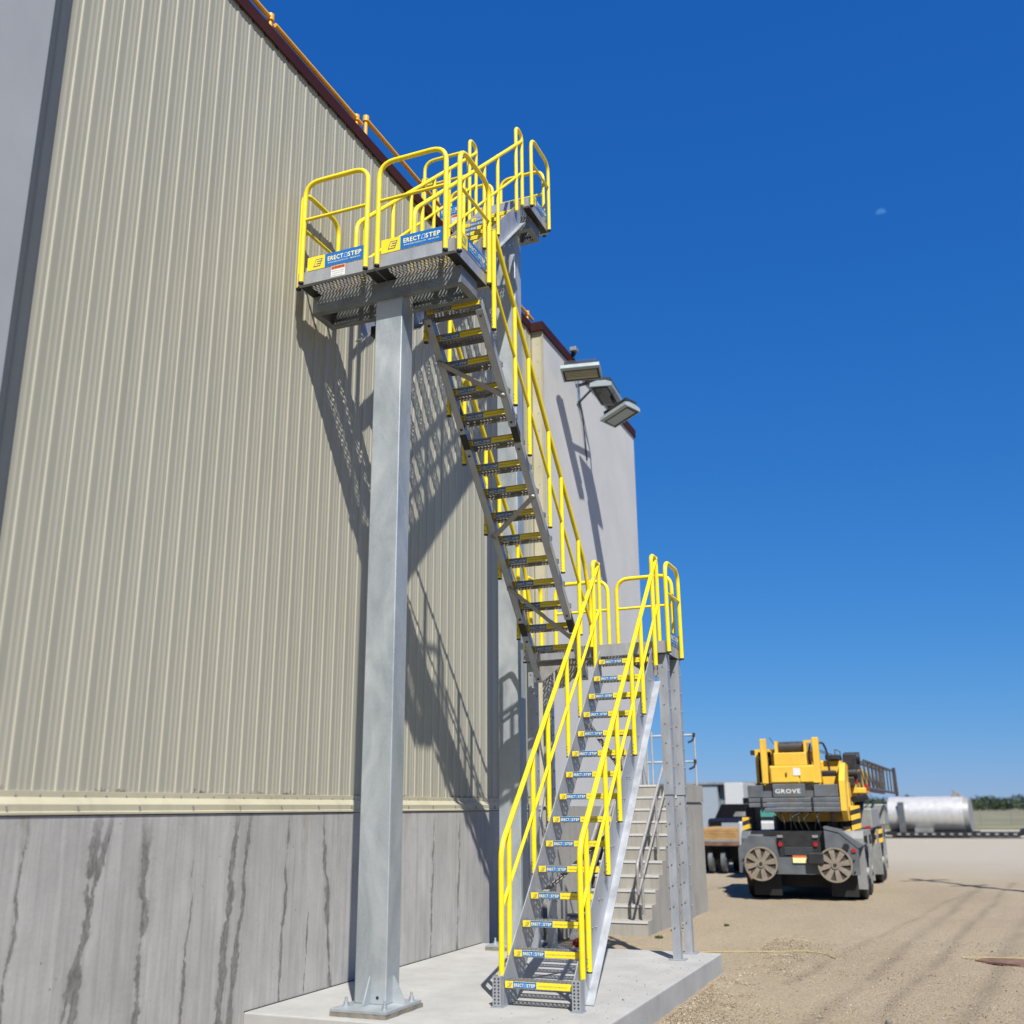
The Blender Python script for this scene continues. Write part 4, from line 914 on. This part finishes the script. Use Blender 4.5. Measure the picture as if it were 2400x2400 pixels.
cpart('boom', MB().bbox(-2.64, -2.15, 23.6, 31.5, 1.98, 2.56, .03), 'craneyel'); cpart('boom_section', MB().bbox(-2.58, -2.21, 31.5, 33.2, 2.05, 2.50, .03), 'craneyel')
cpart('boom_head', MB().bbox(-2.45, -2.15, 23.5, 24.0, 2.565, 2.68, .02).bbox(-2.13, -1.86, 24.0, 24.7, 2.38, 2.72, .03).bbox(-2.10, -1.82, 24.0, 24.6, 2.10, 2.35, .05).cyl((-2.12, 24.3, 2.62), (-1.80, 24.3, 2.62), .13, n=16).cyl((-2.05, 23.95, 2.3), (-1.85, 23.95, 2.3), .09, n=14), 'dark')
cpart('jib_mount', MB().bbox(-2.12, -1.72, 24.0, 25.2, 1.87, 1.99, .02).box(-2.14, -1.9, 24.0, 25.0, 1.99, 2.08), 'craneyel')
cpart('marker', MB().box(-1.94, -1.86, 23.97, 23.995, 2.10, 2.18), 'red'); cpart('marker', MB().box(-1.74, -1.68, 24.3, 24.36, 1.92, 2.06), 'red')
cpart('under_boom_ram', MB().cyl((-2.0, 24.2, 1.2), (-1.9, 25.0, 1.86), .09).cyl((-1.95, 23.6, 1.75), (-1.75, 24.1, 1.8), .07), 'black')
jb = MB(); jx = lambda y: -1.74+(y-24.5)*.042
for z in (1.97, 2.56):
    for dx in (0, .28): jb.cyl((jx(24.5)+dx-.28, 24.5, z+.02), (jx(31)+dx-.28, 31, z-.02), .026 if z > 2 else .034, n=8)
ks = np.linspace(24.5, 31, 9)
for i, y in enumerate(ks):
    for dx in (0, .28): jb.cyl((jx(y)+dx-.28, y, 1.98), (jx(y)+dx-.28, y, 2.56), .020, n=6)
    jb.cyl((jx(y)-.28, y, 2.56), (jx(y), y, 2.56), .014, n=6)
    if i < 8: jb.cyl((jx(y)-.28, y, 2.56), (jx(ks[i+1])-.28, ks[i+1], 1.98), .014, n=6)
cpart('lattice_jib', jb, 'jib')
cpart('jib_end', MB().bar((jx(31)+.03, 31.05, 2.62), (jx(31)+.05, 31.1, 1.86), .07, .07), 'jib')
def striped(x0, x1, y0, y1, z0, z1, n):
    mb = MB(); h = (z1-z0)/n
    for k in range(n): mb.prism([(x0, z0+k*h), (x1, z0+k*h+h*.5), (x1, min(z1, z0+(k+1)*h+h*.5)), (x0, z0+(k+1)*h)], 1, y0, y1, k % 2)
    return mb
cpart('outrigger_box', striped(-2.02, -1.84, 23.35, 23.6, 1.12, 1.62, 5), ['craneyel', 'dark']); cpart('outrigger_box', striped(-2.16, -2.04, 23.0, 23.3, .86, 1.2, 4), ['craneyel', 'dark'])
cpart('outrigger_box', striped(-1.80, -1.64, 26.6, 26.9, .75, 1.15, 4), ['craneyel', 'dark']); cpart('outrigger_box', striped(-4.20, -4.06, 22.9, 23.2, .95, 1.4, 5), ['craneyel', 'dark'])
cpart('step_box', MB().bbox(-2.02, -1.72, 25.0, 27.6, 1.13, 1.56, .03), 'ltgray'); cpart('tail_light', MB().box(-1.86, -1.76, 24.9, 24.98, 1.12, 1.18), 'red')
for q_ in ((-2.2, -1.98, 23.5, 24.2, 1.12, 1.32), (-4.25, -4.05, 23.6, 24.4, 1.12, 1.62), (-2.5, -2.3, 23.2, 23.5, 1.12, 1.30)): cpart('gear_box', MB().bbox(*q_, .03), 'dark')
hz = MB()
for k in range(7):
    x = -3.3+k*.12; hz.tube([(x, 22.75, 1.15), (x+random.uniform(-.1, .1), 22.62, 1.3+.05*(k % 3)), (x+random.uniform(-.15, .15), 22.9, 1.5)], .018, .06, 6)
cpart('hydraulic_lines', hz, 'dark')['kind'] = 'stuff'
bt = MB()
for x in (-4.12, -3.45, -2.62, -2.42, -1.95):
    for z in (.36, .58): bt.cyl((x, 22.34, z), (x, 22.315, z), .018, n=6)
cpart('bumper_bolts', bt, 'dark')['kind'] = 'stuff'
cpart('grille', MB().box(-3.30, -2.75, 22.49, 22.498, .66, .82), 'black')
gl = MB()
for k in range(6): gl.box(-3.30, -2.75, 22.478, 22.489, .67+k*.026, .68+k*.026)
cpart('grille_bars', gl, 'graypaint')['kind'] = 'stuff'
cpart('access_ladder', MB().bar((-1.72, 26.0, .35), (-1.72, 26.0, 1.1), .03, .03).bar((-1.72, 26.35, .35), (-1.72, 26.35, 1.1), .03, .03).bar((-1.72, 26.0, .45), (-1.72, 26.35, .45), .03, .02).bar((-1.72, 26.0, .7), (-1.72, 26.35, .7), .03, .02).bar((-1.72, 26.0, .95), (-1.72, 26.35, .95), .03, .02), 'ltgray')
cpart('exhaust_pipe', MB().tube([(-2.35, 23.0, 1.3), (-2.35, 23.0, 1.48), (-2.25, 22.9, 1.5)], .05, .05), 'rust')
cpart('hook_block', MB().bbox(-2.08, -1.92, 23.85, 23.98, 2.0, 2.22, .03).cyl((-2.0, 23.9, 2.22), (-2.0, 23.9, 2.5), .008), 'dark')
cpart('hoist_rope', MB().cyl((-3.1, 23.3, 2.96), (-2.4, 30.5, 2.72), .010, n=6).cyl((-3.0, 23.3, 2.96), (-2.3, 30.5, 2.72), .010, n=6), 'dark')
cpart('antenna', MB().cyl((-3.45, 23.2, 2.9), (-3.55, 23.2, 3.06), .008, n=6), 'dark')
cpart('boom_guard_rail', MB().tube([(-2.3, 24.2, 2.56), (-2.3, 24.2, 2.82), (-2.3, 25.4, 2.82), (-2.3, 25.4, 2.56)], .012, .03), 'jib')

# ------------------------------------------------------------------ left background vehicles
ft = thing('flatbed_trailer', 'low flatbed trailer loaded with tan sheets left of the crane', 'trailer', (-6.3, 31.5, -.2))
part('deck', MB().box(-7.6, -5.5, 31.0, 36, .62, .72), 'ltgray', ft); part('side_rail', MB().box(-7.6, -5.5, 30.95, 31.0, .55, .66), 'rust', ft)
for x in (-7.2, -6.9, -6.2, -5.85): part('wheel', MB().cyl((x, 32.2, .2), (x+.22, 32.2, .2), .40, n=20), 'black', ft)
for x in (-6.75, -6.38): part('wheel', MB().cyl((x, 31.3, .12), (x+.12, 31.3, .12), .30, n=20).cyl((x+.12, 31.3, .12), (x+.13, 31.3, .12), .16, n=16), 'graypaint', ft)
part('undercarriage', MB().box(-7.3, -5.6, 31.5, 35, .15, .54), 'dark', ft)
ld = MB()
for k in range(4): ld.box(-7.3+random.uniform(-.05, .05), -5.6, 31.05, 35, .722+k*.075, .722+k*.075+.068)
tag(part('sheet_stack', ld, 'plywood'), 'tan stack of sheets on the flatbed trailer', 'load')
bp = thing('black_pickup', 'black pickup truck behind the loaded flatbed, spare tyre on top', 'pickup truck', (-6.0, 37.5, -.2))
part('body', MB().bbox(-8.0, -5.7, 37, 41.5, .45, 1.25, .1), 'blackpaint', bp); part('cab', MB().prism([(-7.85, 1.25), (-5.85, 1.25), (-6.05, 1.72), (-7.6, 1.72)], 1, 37.6, 39.5), 'blackpaint', bp)
part('window', MB().prism([(-7.2, 1.30), (-6.5, 1.30), (-6.6, 1.46), (-7.1, 1.46)], 1, 37.58, 37.61), 'ltgray', bp)
part('rear_panel', MB().box(-7.5, -6.3, 36.97, 36.995, .9, 1.1), 'bgblue', bp)
for y in (38, 40.6):
    for x in (-7.9, -5.95): part('wheel', MB().cyl((x, y, .2), (x+.24, y, .2), .4, n=20), 'black', bp)
st = tag(part('spare_tyre', MB().cyl((-6.55, 38.4, 1.73), (-6.55, 38.4, 1.93), .42, n=24), 'black'), 'black tyre lying on the roof of the black pickup', 'tyre')
wp = thing('white_pickup', 'white pickup with teal tinted window and red tail light, partly hidden by the crane', 'pickup truck', (-4.9, 30, -.2))
part('body', MB().bbox(-5.45, -4.1, 29.0, 32.0, .35, 1.24, .05), 'whitepaint', wp); part('cab', MB().bbox(-5.35, -4.3, 30.6, 31.8, 1.24, 1.56, .05), 'blackpaint', wp)
part('window', MB().box(-5.2, -4.6, 30.57, 30.595, 1.34, 1.52), 'teal', wp); part('tail_light', MB().box(-4.98, -4.85, 28.97, 28.995, 1.0, 1.2), 'red', wp)
for x in (-5.4, -4.4): part('wheel', MB().cyl((x, 29.7, .15), (x+.22, 29.7, .15), .35, n=20), 'black', wp)
bb = thing('metal_shed', 'low grey metal sided shed far behind the flatbed trailer', 'building', (-12, 60, -.2))
part('wall', MB().box(-20, -6.5, 62, 75, -.2, 2.9), 'bggray', bb); part('wall', MB().box(-20, -12.6, 61.5, 61.98, -.2, 2.85), 'bgblue', bb)
part('roof', MB().box(-20.2, -6.3, 61.4, 75.2, 2.901, 3.02), 'ltgray', bb)
rb = MB()
for k in range(22): rb.box(-12.5+k*.27, -12.46+k*.27, 61.95, 61.995, -.2, 2.88)
part('siding_ribs', rb, 'bgblue', bb)
tr_ = thing('white_box_trailer', 'plain white box trailer end in front of the grey shed', 'trailer', (-10.9, 58, -.2))
part('box', MB().bbox(-11.3, -10.3, 57.0, 61, .7, 2.88, .03), 'whitepaint', tr_); part('wheel', MB().cyl((-11.2, 57.6, .2), (-10.4, 57.6, .2), .4, n=16), 'black', tr_)
dt = thing('dark_box_trailer', 'grey blue container with ribbed side just left of the crane', 'container', (-8, 50, -.2))
part('box', MB().box(-9.0, -6.6, 52, 56, .9, 2.62), 'bggray', dt)
rb = MB()
for k in range(6): rb.box(-9.0, -6.6, 51.95, 51.995, 1.0+k*.26, 1.06+k*.26)
part('rib', rb, 'ltgray', dt)
part('wheels', MB().cyl((-8.8, 53, .3), (-6.8, 53, .3), .45, n=18), 'black', dt)

# ------------------------------------------------------------------ tank on lowboy
tk = thing('silver_tank', 'large silver clad cylindrical tank lying on the lowboy trailer', 'tank', (-1.15, 69, 1.08))
def tkm(nm, mb, mt):
    me = mesh_from(nm, mb, mt); ob = bpy.data.objects.new(nm, me); COL.objects.link(ob); ob.parent = tk; return ob
R_ = 1.06
tkm('shell', MB().cyl((-2.5, 0, 0), (1.75, 0, 0), R_, n=40), 'polish')
for k in range(11):
    x = -2.4+k*.40; tkm('cladding_band', MB().cyl((x, 0, 0), (x+.02, 0, 0), R_+.012, n=40), 'polish')
tkm('end_cap', MB().cyl((1.75, 0, 0), (2.05, 0, 0), R_*.98, R_*.90, 32), 'ltgray'); tkm('nozzle', MB().prism([(1.15, .95), (1.7, 1.0), (1.6, 1.15), (1.2, 1.45)], 1, -.3, .3), 'ltgray')
tkm('ladder', MB().box(-1.85, -1.5, -R_-.10, -R_+.06, -1.1, .75), 'graypaint'); tkm('saddle', MB().box(-1.0, .0, -1.15, -.6, -1.12, -.72), 'ltgray')
tkm('cradle', MB().box(-2.7, 2.3, -.9, .9, -1.16, -.92), 'dark')
tk.rotation_euler = (0, 0, rad(-9))
lb = thing('lowboy_trailer', 'long black lowboy trailer under the silver tank', 'trailer', (0, 68.6, -.2))
part('deck', MB().box(-4.2, 3.5, 67.6, 69.6, -.02, .10), 'black', lb); part('frame', MB().box(-3.6, 3.3, 67.62, 69.5, -.16, -.021), 'dark', lb)
part('gooseneck', MB().prism([(3.3, -.1), (3.6, -.05), (6.5, .9), (6.5, 1.2), (3.4, .25)], 1, 67.9, 69.2), 'black', lb)
for k in range(14): part('outrigger_bracket', MB().box(-3.3+k*.48, -3.1+k*.48, 67.55, 67.6, -.05, .06), 'ltgray', lb)
for x in (-4.6, -5.3): part('wheel', MB().cyl((x, 67.6, .15), (x, 69.5, .15), .36, n=18), 'black', lb)

# fence, trees, pole, moon
fe = thing('wire_fence', 'low wire fence along the field behind the tank', 'fence', (5, 110, -.2))
for k in range(16): part('post', MB().cyl((-16+k*2.6, 110, -.2), (-16+k*2.6, 110, 1.25), .04, n=6), 'ltgray', fe)
wr = MB()
for z in (.3, .55, .8, 1.05, 1.2): wr.cyl((-16, 110, z), (24, 110, z), .012, n=4)
part('wires', wr, 'ltgray', fe)
def treeline():
    rs = np.random.RandomState(11); V = []; Fs = []; tone = []
    for t in range(230):
        x = rs.uniform(-110, 190); y = rs.uniform(380, 470); h = rs.uniform(2.8, 5.6)*(y/420); r = rs.uniform(2.2, 5.0); n = 260
        p = rs.normal(0, 1, (n, 3)); p /= np.linalg.norm(p, axis=1)[:, None]; p *= rs.uniform(.55, 1.08, (n, 1))
        c = np.stack([x+p[:, 0]*r, y+p[:, 1]*r, -.3+h*.52+p[:, 2]*h*.5], 1); tn = rs.uniform(.1, .5)
        for q in c:
            a = rs.normal(0, .38, (3, 3)); b0 = len(V); V += (q+a).tolist(); Fs.append((b0, b0+1, b0+2)); tone += [float(np.clip(tn+rs.uniform(-.2, .5), 0, 1))]*3
    me = bpy.data.meshes.new('tree_line'); me.from_pydata(V, [], Fs); me.materials.append(M['leaf']); a = me.attributes.new('tone', 'FLOAT', 'POINT'); a.data.foreach_set('value', np.array(tone, dtype=np.float32))
    o = bpy.data.objects.new('tree_line', me); COL.objects.link(o); o['kind'] = 'stuff'; o['label'] = 'dark green line of far trees on the horizon'; o['category'] = 'trees'
treeline()
up = thing('utility_pole', 'wooden pole with crossarm out of view, throwing its shadow over the yard', 'pole', (3.5, 22.6, -.2))
part('pole', MB().cyl((3.5, 22.6, -.2), (3.5, 22.6, 10.4), .14, .09), 'wood', up); part('crossarm', MB().bar((2.95, 22.2, 9.7), (4.05, 23.0, 9.7), .1, .12), 'wood', up); part('crossarm', MB().bar((3.1, 22.3, 7.4), (3.9, 22.9, 7.4), .08, .1), 'wood', up)
md = Vector((.000296, .95172, .556046)).normalized(); mc = Vector((0, 0, 1.6))+md*6000
mb = MB(); rr = 25; side = Vector((1, 0, 0)); upv = side.cross(md).normalized(); pts = []
for i in range(25):
    a = math.pi*i/24; pts.append(mc+side*rr*math.cos(a)+upv*rr*math.sin(a))
for i in range(1, 24):
    a = math.pi-math.pi*i/24; pts.append(mc+side*rr*math.cos(a)+upv*rr*math.sin(a)*(-.06))
mb.add(pts, [tuple(range(len(pts)))[::-1]])
mt, n_, b_ = newmat('moonlit'); b_.inputs['Base Color'].default_value = (0, 0, 0, 1); b_.inputs['Roughness'].default_value = 1
b_.inputs['Emission Color'].default_value = (.036, .14, .38, 1); b_.inputs['Emission Strength'].default_value = 1.0; M['moon'] = mt
mo = part('moon', mb, 'moon'); mo['kind'] = 'structure'
